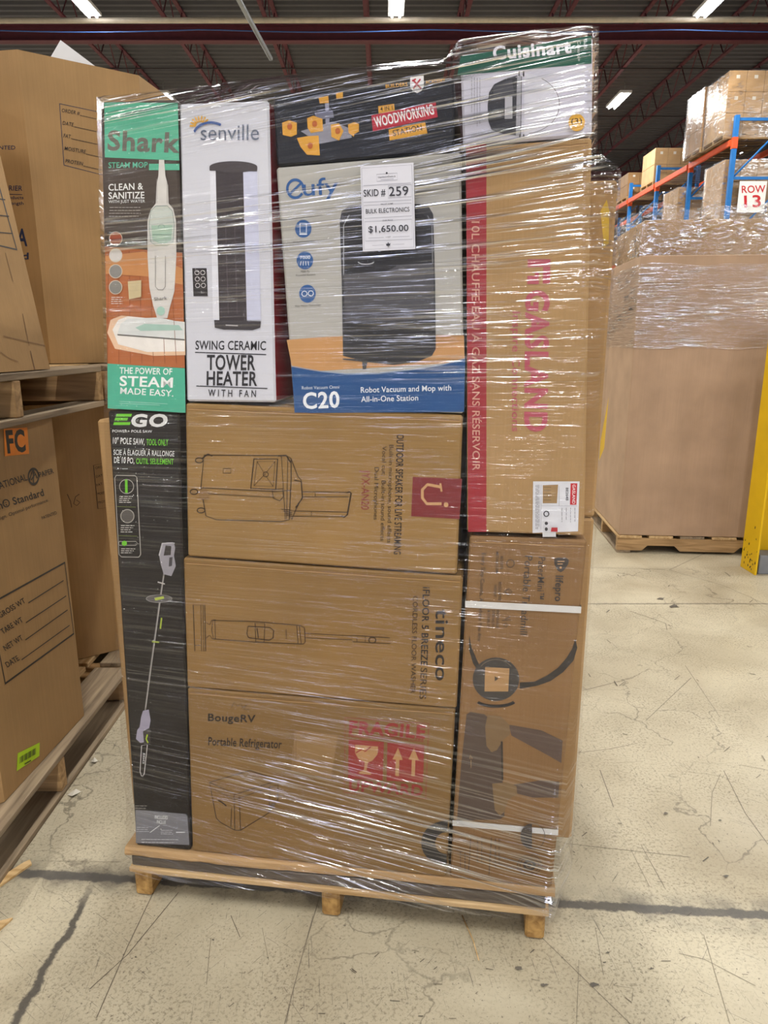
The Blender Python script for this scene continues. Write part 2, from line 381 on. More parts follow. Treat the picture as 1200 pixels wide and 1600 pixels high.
for i, y in enumerate((20.5, 24.5, 28.5, 33, 38)):
    tag(link('bridging_bar', tube_me([(-9, y, 8.24), (14, y, 8.24)], .014, 6), DKSTEEL), 'thin dark bridging bar under the joists, %s row beyond the girder' % ['first','second','third','fourth','fifth'][i], 'bar', 'bridging bars')
tag(link('sprinkler_pipe', tube_me([(-16, 17.1, 8.0), (20, 17.1, 8.05)], .055, 12), mat('pipe_cream', '#b9ad98', .5, .1, 8)), 'cream sprinkler pipe running across in front of the maroon girder', 'pipe')
tag(link('blue_cable', tube_me([(-14+i*.5, 17.3, 7.92-.05*abs(math.sin(i*.31))) for i in range(64)], .012, 6), mat('cable_blue', '#2f4f86', .5, .05)), 'thin blue cable sagging below the cream pipe', 'cable')
tag(link('conduit_pipe', tube_me([(-2.72, 13.5, 7.45), (-2.52, 17.7, 7.5)], .05, 10), GALV), 'grey conduit hanging diagonally above the load', 'pipe')

# ------------------------------------------------------------------ pallets and bins
def pallet(label, loc, rz, W, D, nb=7, hs=.09, tb=.018, bottom=(.05, .5, .95), boards=None, notch=False, group=None, name='pallet', st_mat=None):
    t = thing(name, label, 'pallet', loc, rz, group); bw = W
    st = st_mat or WOOD_Y
    z0 = tb if bottom else 0
    for i in range(3):
        x = (.0, .5*W-.02, W-.042)[i]
        if notch:
            L = D; pts = [(0, z0), (L*.14, z0), (L*.17, z0+.035), (L*.32, z0+.035), (L*.35, z0), (L*.65, z0), (L*.68, z0+.035), (L*.83, z0+.035), (L*.86, z0), (L, z0), (L, z0+hs), (0, z0+hs)]
            me = prism_me([(x, p[0], p[1]) for p in pts], [(x+.04, p[0], p[1]) for p in pts])
        else: me = box_me(x, x+.042, 0, D, z0, z0+hs, .003)
        link('stringer', me, st, t)
    gap = D/nb; b = gap*.80
    for i in range(nb):
        y = i*(D-b)/(nb-1)
        link('deck_board', box_me(-.004*((i*7) % 3), W+.004*((i*5) % 3), y, y+b, z0+hs+.0005, z0+hs+tb, .002), WOOD if i % 3 else WOOD_G, t)
    for q in bottom:
        y = q*D-.045 if .1 < q < .9 else (0 if q < .5 else D-.09)
        link('bottom_board', box_me(0, W, y, y+.09, 0, tb-.0005, .002), WOOD_G, t)
    return t
def octabin(label, cx, cy, ap, z0, z1, rot, top=(0, 0), m=None, tscale=1.0):
    t = thing('octagonal_bin', label, 'bin', (cx, cy, z0), rot); R = ap/math.cos(math.pi/8)
    H = z1-z0; th = .012
    def ring(r, z, k): 
        return [Vector((r*math.cos(math.pi/8+math.pi/4*i)+top[0]*k, r*math.sin(math.pi/8+math.pi/4*i)+top[1]*k, z)) for i in range(8)]
    a, b = ring(R, 0, 0), ring(R*tscale, H, 1); ai, bi = ring(R-th, 0, 0), ring(R*tscale-th, H, 1)
    for i in range(8):
        j = (i+1) % 8
        link('side_panel', prism_me([a[i], a[j], b[j], b[i]], [ai[i], ai[j], bi[j], bi[i]]), m or KRAFT_B, t)
    link('bin_floor', prism_me([v+Vector((0,0,.002)) for v in ai], [v+Vector((0,0,.012)) for v in ai]), KRAFT_BD, t)
    return t, [MW[t.name] @ v for v in a], [MW[t.name] @ v for v in b]
PI = math.pi
# left stacks: each pallet's stringers run across the aisle
pallet('weathered pallet on the floor under the bin with the orange sticker', (-1.00, 1.36, 0), PI/2, 1.20, 1.16, 7, .10, .02)
pallet('pallet on the floor under the shaded bin marked sixteen', (-.98, 2.60, 0), PI/2, 1.02, 1.12, 6, .10, .02)
LB, a1, b1 = octabin('brown octagonal bin with orange sticker on the floor pallet at left', -1.60, 1.99, .565, .142, 1.155, math.radians(-3.4))
LK, a2, b2 = octabin('shaded octagonal bin marked sixteen behind the orange sticker bin', -1.415, 3.07, .47, .142, 1.155, math.radians(-54+45))
pallet('upper pallet on top of the orange sticker bin', (-1.00, 1.36, 1.157), PI/2, 1.20, 1.16, 7, .10, .02)
pallet('upper pallet bridging the shaded bin behind', (-.95, 2.60, 1.157), PI/2, 1.02, 1.12, 6, .10, .02)
UB, a3, b3 = octabin('creased octagonal bin leaning at the upper left edge', -1.58, 1.985, .56, 1.30, 2.28, math.radians(-3.4), (-.13, 0))
UK, a4, b4 = octabin('tall octagonal bin with order form print at upper left', -1.378, 3.248, .497, 1.30, 2.35, math.radians(-54+45))
INK = '#2b2522'; NAVY = '#26304f'
# print on the bin with the orange sticker (its panel facing the aisle)
P = Panel(LB, a1[7], a1[0]-a1[7])
p = Print(P, 'printed_maker_name')
p.text('NATIONAL', (-8,767), (43,750), 11, INK, 1).ring(52, 744.5, 8, 2, INK, ry=12).line([(45.5,751),(51,733),(58,747)], 1.6, INK).line([(51.5,733),(52,756)], 1.6, INK).line([(48,750),(55,740)], 1.2, INK)
p.text('PAPER', (61.5,746), (84,739), 8, INK, 1); p.done()
p = Print(P, 'printed_bin_name'); p.text('Bin® Standard', (-14,800), (69,774), 12, INK, 2).text('design. Optimal performance.', (-10,816), (76,783), 5.5, INK); p.done()
p = Print(P, 'printed_note'); p.text('PATENTED', (66,812), (89,803), 5, INK); p.done()
p = Print(P, 'printed_weight_form')
p.line([(-16,944),(101,879),(115,990),(8,1068)], 2.4, INK, True)
for t, q0, q1, l0, l1 in (('GROSS WT',(0,966),(40,941),(44,942),(99,907)), ('TARE WT',(4,991),(36,971),(40,973),(103,931)), ('NET WT',(8,1017),(36,999),(39,1000),(105,953)), ('DATE',(11,1043),(30,1031),(33,1031),(108,977))):
    p.text(t, q0, q1, 8.5, INK, 1).line([l0, l1], 1, INK)
p.done()
p = Print(P, 'orange_sticker', .0012); p.poly([(7,713),(45,709),(42,668),(5,670)], '#f08a1c').text('FC', (11,707), (40,704), 33, '#1b1712', 4); p.done()
p = Print(P, 'barcode_label', .0012); p.poly([(25.5,1205),(61,1181),(61.5,1160),(27,1177)], '#b9e01e')
for i in range(13):
    x = 30+i*2.0; y = 1193-(x-30)*.6
    p.line([(x,y),(x+.3,y-10)], .6+.7*((i*7) % 3)/2, INK)
p.line([(37,1194),(47,1188)], 1, INK); p.done()
P = Panel(LK, a2[6], a2[7]-a2[6])
p = Print(P, 'marker_number'); p.line([(105,772),(110,783),(112,793)], .9, INK).line([(124,772),(118,776),(115,787),(120,790),(125,785),(119,781)], .9, INK)
p.line([(146,727),(170,722),(176,792),(153,795)], 1, INK, True)
for i, t in enumerate(('ORDER', 'DATE', 'FAT', 'MOISTURE', 'PROTEIN')):
    y = 733+i*13.5; p.text(t, (149+i*1.2,y), (149+i*1.2+(17,13,9,18,17)[i],y-3), 3.6, INK)
p.done()
P = Panel(UK, a4[6], a4[7]-a4[6])
p = Print(P, 'printed_order_form'); p.line([(93,162),(182,181),(186,280),(100,258)], 1.3, NAVY, True)
for i, (t, wd) in enumerate((('ORDER #',28), ('DATE',17), ('FAT',11), ('MOISTURE',33), ('PROTEIN',27))):
    x, y = 96+i*1.5, 175+i*19.8; p.text(t, (x,y), (x+wd,y+wd*.17), 5.6, INK, .6).line([(x+wd+1,y+wd*.19),(176,y+(176-x)*.21)], .8, INK)
p.done()
P = Panel(UK, a4[5], a4[6]-a4[5])
p = Print(P, 'printed_note'); p.text('PATENTED', (-24,234), (24,233.5), 6, NAVY, .6); p.done()
p = Print(P, 'printed_bin_name'); p.text('BARRIER', (-6,297), (35,298), 7.5, NAVY, 1).line([(-8,303),(35,304)], .7, NAVY)
p.text('Products', (6,311), (37,311), 5, NAVY, .4).text('Strength', (6,320), (37,320), 5, NAVY, .4); p.done()
p = Print(P, 'printed_large_letters'); p.text('A', (26,384), (43,384), 26, NAVY, 2).text('d', (35,405), (45,405), 10, NAVY, 2); p.done()
P = Panel(UB, a3[7], a3[0]-a3[7], b3[7]-a3[7])
p = Print(P, 'printed_form'); p.line([(-30,268),(-3,286),(26,390),(-30,377)], 2, '#3c3a3a', True)
for y in (312, 338, 365): p.line([(-25,y-4),(8+(y-312)*.22,y)], .9, INK)
p.done()
p = Print(P, 'crease_line', .0008); p.line([(8,395),(20,440)], .9, '#7d5a36').line([(35,490),(45,540)], .9, '#7d5a36').line([(47,548),(54,578)], 1.1, '#6b4a2c').line([(5,525),(70,540)], .8, '#8a6640').line([(0,550),(14,560),(28,565)], .8, '#8a6640'); p.done()
# white foam sheet that sticks out of the order-form bin
o = link('foam_sheet', box_me(-.09, .09, -.006, .006, -.55, .10), WHITE); setm(o, (-1.21, 3.05, 2.36), math.radians(20), 0, math.radians(33))
tag(o, 'white sheet poking out of the tall bin at upper left', 'foam sheet')

def gaylord(label, loc, rz, W, D, z1, m, groupfilm=None, film=None, prof=None):
    t = thing('cardboard_bin', label, 'bin', loc, rz); H = z1-loc[2]; th = .014
    link('front_panel', box_me(0, W, 0, th, 0, H, .003), m, t); link('back_panel', box_me(0, W, D-th, D, 0, H, .003), m, t)
    link('side_panel', box_me(0, th, th, D-th, 0, H, .003), m, t); link('side_panel', box_me(W-th, W, th, D-th, 0, H, .003), m, t)
    link('bin_floor', box_me(th, W-th, th, D-th, 0, .012), m, t)
    return t
def film_loop(name, label, loc, rz, loop, zs, m, amp=.004, sub=.05, wob=.0, uvs=1.0, ztop=None, zbot=None, tilt=None, kind=None):
    # an open-ended sleeve of film following a horizontal loop (list of (x,y)), wavy, with uv along the pleats
    pts = []; s = 0; S = []
    n = len(loop)
    for i in range(n):
        a = Vector(loop[i]); b = Vector(loop[(i+1) % n]); k = max(2, int((b-a).length/sub))
        for j in range(k):
            q = a.lerp(b, j/k); pts.append(q); S.append(s+(b-a).length*j/k)
        s += (b-a).length
    pts.append(pts[0]); S.append(s); c = sum((Vector(q) for q in loop), Vector((0, 0)))/n
    vs, fs, uv = [], [], []
    nz_ = len(zs)
    for i, q in enumerate(pts):
        for j, z in enumerate(zs):
            k = i % (len(pts)-1); d = (q-c).normalized()
            e = amp*(noise.noise(Vector((S[k]*3, z*14, 3)))+.5*noise.noise(Vector((S[k]*7, z*40, 9))))
            zz = z
            if j == 0: zz += wob*noise.noise(Vector((S[k]*4, 1, 1)))
            if j == nz_-1: zz += wob*noise.noise(Vector((S[k]*4, 7, 1)))
            vs.append((q.x+d.x*e, q.y+d.y*e, zz)); uv.append((S[i], zz+(tilt or 0)*S[i]))
    for i in range(len(pts)-1):
        for j in range(nz_-1): fs.append((i*nz_+j, (i+1)*nz_+j, (i+1)*nz_+j+1, i*nz_+j+1))
    me = mesh(vs, fs, name, True); L = me.uv_layers.new(name='pleat')
    for l in me.loops: L.data[l.index].uv = uv[l.vertex_index]
    o = link(name, me, m); setm(o, loc, rz); tag(o, label, 'stretch wrap'); return o
rz5 = math.radians(-5.0)
pallet('wooden pallet with notched stringers under the plain bin at right', (2.73, 4.48, 0), PI/2+rz5, .98, 1.17, 6, .085, .018, (.05, .95), notch=True)
G1 = gaylord('plain square cardboard bin on a pallet at right', (1.572, 4.58, .124), rz5, 1.16, .96, 1.89, KRAFT_P)
film_loop('stretch_wrap', 'clear wrap band around the upper half of the plain bin', (1.572, 4.58, 0), rz5, [(-.008,-.008),(1.168,-.008),(1.168,.968),(-.008,.968)], [1.34+.5*i/14 for i in range(15)], FILM_S, .003, .05, .02)
pallet('pallet under the wrapped bin standing behind the plain bin', (3.30, 6.0, 0), PI/2+rz5, .98, 1.17, 6, .085, .018, (.05, .95), notch=True)
G2 = gaylord('taller cardboard bin under loose wrap behind the plain bin', (2.10, 6.1, .124), rz5, 1.2, .96, 2.33, KRAFT_L)
o = film_loop('stretch_wrap', 'loose crinkled wrap over the taller bin behind the plain bin', (2.10, 6.1, 0), rz5, [(-.03,-.03),(1.23,-.03),(1.23,.99),(-.03,.99)], [1.5+.93*i/20 for i in range(21)], FILM_C, .03, .04, .06)
# yellow steel guard
YEL = mat('guard_yellow', '#e3b70c', .45, .06, 6)
t = thing('post_guard', 'yellow steel post guard at the right edge', 'post guard', (2.25, 4.10, 0))
link('left_flange', box_me(0, .012, 0, .18, 0, 1.42, .002), YEL, t); link('right_flange', box_me(.20, .212, 0, .18, 0, 1.42, .002), YEL, t)
link('web', box_me(.012, .20, .15, .165, 0, 1.42, .002), YEL, t)
link('base_block', box_me(.03, .18, .02, .14, 0, .12, .004), mat('base_grey', '#7d7f82', .6, .1, 12), t)
bmx = bmesh.new(); rr_ = random.Random(3)
for i in range(26):
    z = abs(rr_.gauss(0, .12))+.02; y = rr_.uniform(.005, .165); s = rr_.uniform(.003, .009)
    v = [bmx.verts.new((-.0006, y+s*math.cos(a)*rr_.uniform(.5,1), z+1.6*s*math.sin(a)*rr_.uniform(.5,1))) for a in (0, 1.1, 2.2, 3.3, 4.4, 5.4)]; bmx.faces.new(v)
link('paint_chips', bm_mesh(bmx), ink('#2a241c'), t)

# ------------------------------------------------------------------ pallet rack on the far right
RX, RY0, BAY, RD = 7.9, 17.5, 2.33, 1.15
rk = thing('pallet_rack', 'blue and orange pallet rack with wrapped loads, receding at right', 'rack', (RX, RY0, 0))
post = box_me(-.05, .05, -.045, .045, 0, 6.3, .004)
NB = 8
for i in range(NB+1):
    y = i*BAY
    for x in (0, RD):
        c = link('upright', post, BLUE, rk); c.location = (x, y, 0)
    for z in (.4, 2.0, 3.6, 5.0, 6.22):
        c = link('brace', box_me(.05, RD-.05, -.02, .02, -.03, .03), BLUE, rk); c.location = (0, y, z)
    for z in (2.0, 3.6, 5.0):
        c = link('brace', tube_me([(.03, 0, z), (RD-.03, 0, z+1.15)], .022, 6), BLUE, rk); c.location = (0, y, 0)
bm_ = box_me(-.03, .03, .05, BAY-.05, -.065, .065, .006)
con = box_me(-.056, .056, -.055, .055, -.14, .10, .004)
dk = bmesh.new()
for i in range(22):
    x = .04+i*(RD-.08)/21
    for v in bmesh.ops.create_cube(dk, size=1, matrix=Matrix.Translation((x, BAY/2, 0)) @ Matrix.Diagonal((.008, BAY-.12, .008, 1)))['verts']: pass
for i in range(10):
    bmesh.ops.create_cube(dk, size=1, matrix=Matrix.Translation((RD/2, .12+i*(BAY-.24)/9, -.008)) @ Matrix.Diagonal((RD-.06, .012, .008, 1)))
dk_me = bm_mesh(dk)
for i in range(NB):
    for z in (1.9, 3.85, 5.75):
        for x in (-.06, RD+.06):
            c = link('beam', bm_, ORANGE, rk); c.location = (x, i*BAY, z)
        for yy in (0,):
            c = link('beam_connector', con, ORANGE, rk); c.location = (0, i*BAY, z)
        c = link('wire_deck', dk_me, DKSTEEL, rk); c.location = (0, i*BAY, z+.062)
# row sign on the end frame
s = thing('row_sign', 'white ROW 13 sign on the rack end frame', 'sign', (RX+.12, RY0-.07, 3.66))
P0 = on_z(1151, 332, 0); d = ray(1151, 332); k = (RY0-.07)/d.y; bl = EYE+d*k; d2 = ray(1199, 283); tr_ = EYE+d2*((RY0-.07)/d2.y)
setm(s, (bl.x, RY0-.07, bl.z))
plate = link('plate', box_me(0, tr_.x-bl.x, 0, .01, 0, tr_.z-bl.z, .002), mat('sign_white', '#f3f1ee', .4, .02, 10), s)
P = Panel(s, (bl.x, RY0-.07, bl.z), (1, 0, 0)); p = Print(P, 'sign_lettering', .003, .001, parent=plate)
p.text('ROW', (1159,301.5), (1196,300.5), 11, '#c8202a', 1.2).text('13', (1163,324), (1189,323), 18, '#c8202a', 1.6); p.done()
# loads on the rack: cartons in layers on pallets
CM = [board('carton_%d' % i, c, flute=(1, 1, 20)) for i, c in enumerate(('#b08a5c', '#a17c54', '#b9966b'))]
rr_ = random.Random(5)
def stack(yb, z, nx, ny, nz, cw, cdp, chh, x0, lab, wrap=True):
    W, D = nx*cw, ny*cdp
    pallet('pallet of the %s' % lab, (RX+x0+W, RY0+yb, z), PI/2, D, W, 5, .08, .018, (.05, .95), group='rack pallets')
    z += .1175
    cm = box_me(.004, cw-.004, .004, cdp-.004, 0.0005, chh-.003, .006)
    m = CM[rr_.randrange(3)]
    lbl = box_me(cw*.4, cw*.6, .0025, .0038, chh*.62, chh*.78)
    for k in range(nz):
        for i in range(nx):
            for j in range(ny):
                if 0 < i and 0 < j: continue
                t = thing('carton', 'brown carton of the %s' % lab, 'carton', (RX+x0+i*cw, RY0+yb+j*cdp, z+k*chh), 0, 'cartons of the '+lab)
                me = link('body', cm, m, t)
                if j == 0: link('carton_label', lbl, ink('#d9d2c6'), t)
    if wrap:
        film_loop('stretch_wrap', 'cloudy wrap around the %s' % lab, (RX+x0, RY0+yb, 0), 0, [(-.015,-.015),(W+.015,-.015),(W+.015,D+.015),(-.015,D+.015)], [z-.08+(nz*chh+.09)*i/8 for i in range(9)], FILM_R, .012, .15, .03)
stack(.10, 5.83, 3, 3, 3, .40, .36, .43, -.22, 'tall wrapped load at the near end of the top rack level')
stack(1.24, 5.83, 3, 3, 3, .40, .33, .44, -.26, 'second wrapped load on the top rack level')
stack(4.9, 5.83, 3, 3, 2, .38, .34, .44, -.05, 'low load on the top rack level past the third upright', False)
stack(7.2, 5.83, 3, 3, 2, .38, .34, .36, -.05, 'load on the top rack level past the fourth upright', False)
stack(9.6, 5.83, 3, 3, 2, .38, .34, .36, -.05, 'load on the top rack level near the far end', False)
stack(.15, 3.93, 3, 3, 3, .38, .34, .46, -.10, 'wrapped load behind the row sign')
stack(2.5, 3.93, 3, 3, 3, .38, .34, .42, -.20, 'wrapped load on the middle rack level in the second bay')
stack(5.0, 3.93, 3, 3, 2, .38, .34, .38, -.05, 'load on the middle rack level in the third bay', False)
stack(7.4, 3.93, 3, 3, 2, .38, .34, .33, -.1, 'pale load on the middle rack level in the fourth bay')
stack(9.7, 3.93, 3, 3, 2, .38, .34, .33, -.1, 'load on the middle rack level in the fifth bay')
for i, yb in enumerate((.2, 2.5)):
    stack(yb, 1.98, 3, 3, 3, .38, .34, .40, -.05, 'load on the low rack level in the %s bay' % ('first','second','third','fourth')[i], False)
# ------------------------------------------------------------------ the wrapped skid load
A0 = on_z(212, 1398); B0 = on_z(850, 1470); UU = (B0-A0).normalized(); VV = Vector((-UU.y, UU.x, 0)); YAW = math.atan2(UU.y, UU.x)
def lw(u, v, z): return A0 + UU*u + VV*v + Vector((0, 0, z))
PW = (B0-A0).length
# pallet of the skid: stringers run away from the camera, their ends show at the front
pl = thing('skid_pallet', 'wooden pallet carrying the wrapped stack of product boxes', 'pallet', tuple(A0), YAW)
YW = wood('stringer_end', '#c39a5a', '#86602f', 'y')
for x in (0, PW/2-.025, PW-.045):
    link('stringer', box_me(x, x+.045, 0, 1.2, 0, .078, .006), YW, pl)
for i in range(7):
    y = -.014+i*.184; link('deck_board', box_me(-.004, PW+.006, y, y+.105, .0785, .094, .003), WOOD, pl)
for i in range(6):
    y = -.006+i*.21; link('gap_shade_board', box_me(.002, PW-.002, y, y+.13, .0945, .1215, .002), GAP_SHADE, pl)  # added dark layer: the shade of the gap below the tray, put into colour
for i in range(3):
    y = .30+i*.3; link('bottom_board', box_me(0.046, PW/2-.026, y, y+.09, .0005, .016), WOOD_G, pl); link('bottom_board', box_me(PW/2+.021, PW-.046, y, y+.09, .0005, .016), WOOD_G, pl)
# crushed cardboard tray under the boxes
bm = bmesh.new(); cols = 48; rows = []
for i in range(cols+1):
    u = -.012+(PW+.03)*i/cols; n1 = noise.noise(Vector((u*9, 0, 0))); n2 = noise.noise(Vector((u*23, 5, 0)))
    lift = .006*max(0, 1-u/.25)
    q = max(.12, 1-max(0, u-.3)/.35)
    prof = [(.0, .1475), (-.006*q, .147), ((-.011-.004*n2)*q, .143+.002*n1), ((-.012+.005*n1)*q, .133+.003*n2), ((-.009+.004*n2)*q, .1255), (0.004, .1225), (.05, .1225), (1.16, .1225), (1.16, .1475)]
    rows.append([bm.verts.new((u, v, z)) for v, z in prof])
for i in range(cols):
    for j in range(len(rows[0])):
        k = (j+1) % len(rows[0]); bm.faces.new((rows[i][j], rows[i+1][j], rows[i+1][k], rows[i][k]))
bm.faces.new(rows[0]); bm.faces.new(rows[-1][::-1])
o = link('cardboard_tray', bm_mesh(bm), board('kraft_tray', '#b9966a')); setm(o, tuple(A0), YAW); tag(o, 'crushed cardboard tray between the pallet and the product boxes', 'tray')

BOX = {}
def pbox(name, label, quad, depth, m, v0=0.0, bevel=.004, side=None):
    # quad: bottom-left, bottom-right, top-right, top-left of the front as (u, z)
    (u0, z0) = quad[0]; zb = min(quad[0][1], quad[1][1]); o = lw(u0, v0, zb)
    t = thing(name, label, 'box', tuple(o), YAW)
    f = [(u-u0, 0, z-zb) for u, z in quad]; b = [(u-u0, depth, z-zb) for u, z in quad]
    me = prism_me(f, b, bevel); body = link('carton_body', me, m, t)
    if side:
        me.materials.append(side)
        for q in me.polygons:
            if q.normal.x > .9: q.material_index = 1
    w_ = Vector((0, 0, 1))
    P = Panel(t, lw(0, v0, 0), UU); BOX[name] = (t, P, quad); return t, P
def fc(P, name, pts, col):                       # printed coloured panel
    p = Print(P, name, .0004); p.poly(pts, col); return p.done()
def edge_seam(t, quad, col=KRAFT_D, z=.012):
    pass
# --- steam mop box
MINT, BROWN = '#5cb795', '#4b4038'
t, P = pbox('steam_mop_box', 'mint and brown steam mop box at the top left of the wrapped load', [(.044,1.240),(.216,1.237),(.243,1.832),(.085,1.834)], .12, mat('brown_print_card', BROWN, .5, .08, 12))
p = Print(P, 'wood_floor_picture', .0004)
p.poly([(164,385),(285,395),(289,575),(168,568)], '#b4683a')
for i in range(7): p.line([(170+i*16,392),(168+i*18,568)], .8, '#8f4d28')
p.poly([(165,400),(225,393),(286,420),(286,445),(230,432),(166,428)], '#c98a52'); p.done()
p = Print(P, 'mint_band', .0005); p.poly([(163,160),(278,161),(280,251),(164,246)], MINT).rect(233,256,280.5,266,MINT); p.done()
p = Print(P, 'brand_lettering', .0009); p.text('Shark', (168,234), (281,238), 29, '#6c6a60', 3).text('STEAM MOP', (170,262.5), (231,262), 8.5, MINT, 1); p.done()
p = Print(P, 'lettering', .0009); p.text('CLEAN &', (170,298), (224,296), 10, '#eeeeea', 1.5).text('SANITIZE', (170,311), (226,310), 10, '#eeeeea', 1.5).text('WITH JUST WATER', (170,317.5), (227,316.5), 4.5, '#e2e2de', .5).tiny(172,322,222,341,4,'#b9b2aa',.7); p.done()
p = Print(P, 'mop_picture', .0009)
p.poly([(168,520),(173,500),(190,493),(289,503),(290,555),(240,556),(180,545)], '#e8c2a0').poly([(176,515),(185,500),(200,494),(289,503),(289,549),(230,550),(185,538)], '#efe9e2')
p.poly([(184,521),(189,506),(200,498),(250,496),(289,505),(289,530),(230,527)], '#dcdedb').poly([(212,512),(226,506),(280,508),(286,516),(220,517)], '#a9c8bb').line([(184,523),(289,531)], 2, '#6e6a64')
p.poly([(249,250),(257,250),(259,275),(263,290),(264,318),(271,326),(275.5,345),(276,400),(273,455),(266,480),(262,497),(246,497),(240,478),(234,450),(231,400),(231,345),(236,328),(244,318),(245,290),(248,275)], '#d9d5cf')
p.poly([(233.5,352),(236,330),(244,322),(262,322),(270,330),(273,352),(271,378),(262,384),(244,384),(236,378)], '#c9cfc6').line([(233.5,352),(236,330),(244,322),(262,322),(270,330),(273,352),(271,378),(262,384),(244,384),(236,378)], 1, '#8d9a90', True)
p.poly([(237,352),(270,352),(268,376),(260,380),(248,380),(239,375)], '#a8c3ae').line([(239,367),(268,367)], .8, '#6d8a78').ring(253,356,5,1,'#86a091',0,180)
p.line([(243.5,400),(243.5,448),(248,453),(255,453),(259,448),(259,400)], .9, '#8f8a84').text('Shark', (242,470), (262,468), 5, '#4c4844', .8).ell(252, 486, 6.5, 7, '#a9cdbd').line([(246,280),(246,318)], .7, '#aaa49c').line([(262,285),(262,318)], .7, '#aaa49c'); p.done()
p = Print(P, 'round_icons', .0012)
for y, c in ((373,'#a8543a'),(399,'#d8d3cc'),(424,'#8e8b86'),(449,'#86837c')): p.ell(181.3, y, 10.5, 11, '#d8c9b4').ell(181.3, y, 9.5, 10, c)
p.tiny(175,463,193,476,4,'#e8e2da',.8).poly([(201,440),(222,438),(222,464),(203,468)], '#cdbb92'); p.done()
p = Print(P, 'bottom_panel', .0005); p.poly([(168,568),(289,575.5),(290,645),(168.5,638)], '#4fb192').text('THE POWER OF', (187,583.5), (269,585.5), 9.5, '#eef3ef', 1.5).text('STEAM', (187,602.5), (270,605.5), 15, '#f4f6f3', 2).text('MADE EASY.', (188,615), (271,619.5), 9.5, '#eef3ef', 1.5).line([(187,627),(262,631)], .6, '#a8dccb').line([(187,630),(250,633)], .6, '#a8dccb'); p.done()
# --- pole saw box
t, P = pbox('pole_saw_box', 'tall black pole saw box on the lower left of the load', [(.014,.1485),(.156,.1485),(.204,1.233),(.043,1.236)], .13, mat('black_print_card', '#211c19', .42, .1, 10))
GR, WH = '#6cc52c', '#dcdcda'
p = Print(P, 'brand_logo')
for y, a, b in ((649,181,205),(655,179,199),(662,177,203)): p.poly([(a,y+2),(b,y+2),(b+1.5,y-2.4),(a+1.5,y-2.4)], GR)
p.text('GO', (204,666), (261,666), 18, WH, 4, .15).text('POWER+ POLE SAW', (176,675.5), (238,676), 4, WH, .6); p.done()
p = Print(P, 'lettering'); p.text('10" POLE SAW,', (176.5,693), (226,695), 9.5, WH, 1.2).text('TOOL ONLY', (229,695.5), (263,696), 9.5, GR, 1.2).text('SCIE À ÉLAGUER À RALLONGE', (177.5,710.5), (272.5,713), 8, WH, 1.2).text('DE 10 PO,', (178.5,723), (210,724), 8.5, WH, 1.2).text('OUTIL SEULEMENT', (213,724.5), (271.5,725.5), 8.5, GR, 1.2); p.done()
p = Print(P, 'icon_panel'); p.line([(182,742.5),(211,743),(214,746),(220,866),(217,870.5),(190,870),(186,866),(179.5,747)], 1.1, '#a9a49c', True)
p.ring(198,760,11,1,'#a9a49c').line([(197.5,749),(197.8,770)], 4, GR).tiny(187,774,209,786,4,'#cfcac2',1).line([(184,791),(213,792)], .7, '#76803f').ell(200,806,11,11,'#9a958d').ell(200,806,9.5,9.5,'#57524d').tiny(190,819,212,832,4,'#cfcac2',1).line([(186,836),(216,837)], .7, '#76803f').line([(188,845),(214,845),(216,848),(214,851),(188,851),(187,848)], .8, '#a9a49c', True).ell(196,848,4,4,GR).tiny(191,855,214,864,3,'#cfcac2',1); p.done()
p = Print(P, 'pole_saw_picture')
p.line([(257,893),(251,930),(245,975),(236,1040),(227,1110)], 2.4, '#7f7b78').line([(256,900),(228,1105)], .7, '#b9b4ae')
p.poly([(249,868),(254,850),(262,847),(272,848),(274,856),(272,868),(275,884),(268,900),(256,897),(251,880)], '#98949a').poly([(256,868),(259,852),(268,853),(267,867)], '#3a3532').line([(249,868),(254,849),(271,848)], 2, '#b5b2b5').poly([(265,871),(270,870),(269,884),(264,885)], '#4a4648')
p.ell(249,935,20,6,'#55504d').ring(249,935,20,.8,'#8b8682',ry=6).poly([(242,934),(256,931),(257,935),(243,938)], '#a8b83a').line([(253,965),(251,982)], 2.4, '#98a83a').line([(238,1002),(249,1003)], 2.4, '#8f9f3a').line([(247,909),(258,912)], 2, '#b9b4b0')
p.poly([(224,1110),(233,1108),(236,1125),(233,1140),(232,1158),(220,1160),(213,1154),(215,1140),(219,1135),(221,1120)], '#9a94a4').poly([(224,1142),(235,1136),(236,1160),(226,1164)], '#3d3836').line([(231,1147),(229,1154),(232,1160)], 2, '#a3bd2a')
p.line([(222,1164),(219.5,1205),(222,1212),(226,1209),(231,1163)], 1, '#cfcbc6', True).text('EGO', (224.5,1176), (223.5,1192), 3, WH, 1); p.done()
p = Print(P, 'bottom_notice'); p.poly([(212.5,1317),(296,1320),(293,1276),(290,1271.5),(212,1265)], '#77767a').text('INCLUDES', (242,1279), (262,1280), 5.5, WH, .6).text('INCLUS', (245,1286), (259,1287), 5, WH, .6).tiny(214,1291,234,1300,3,'#c9c8cc',.7).line([(235,1300),(250,1289)], .9, '#d8d8d8').tiny(252,1295,272,1303,3,'#c9c8cc',.7).line([(276,1299),(290,1299)], 1.6, '#d2d2d4').tiny(222,1308,282,1316,2,'#d2d2d4',.8).tiny(213,1255,232,1262,2,'#a8a39c',.7); p.done()
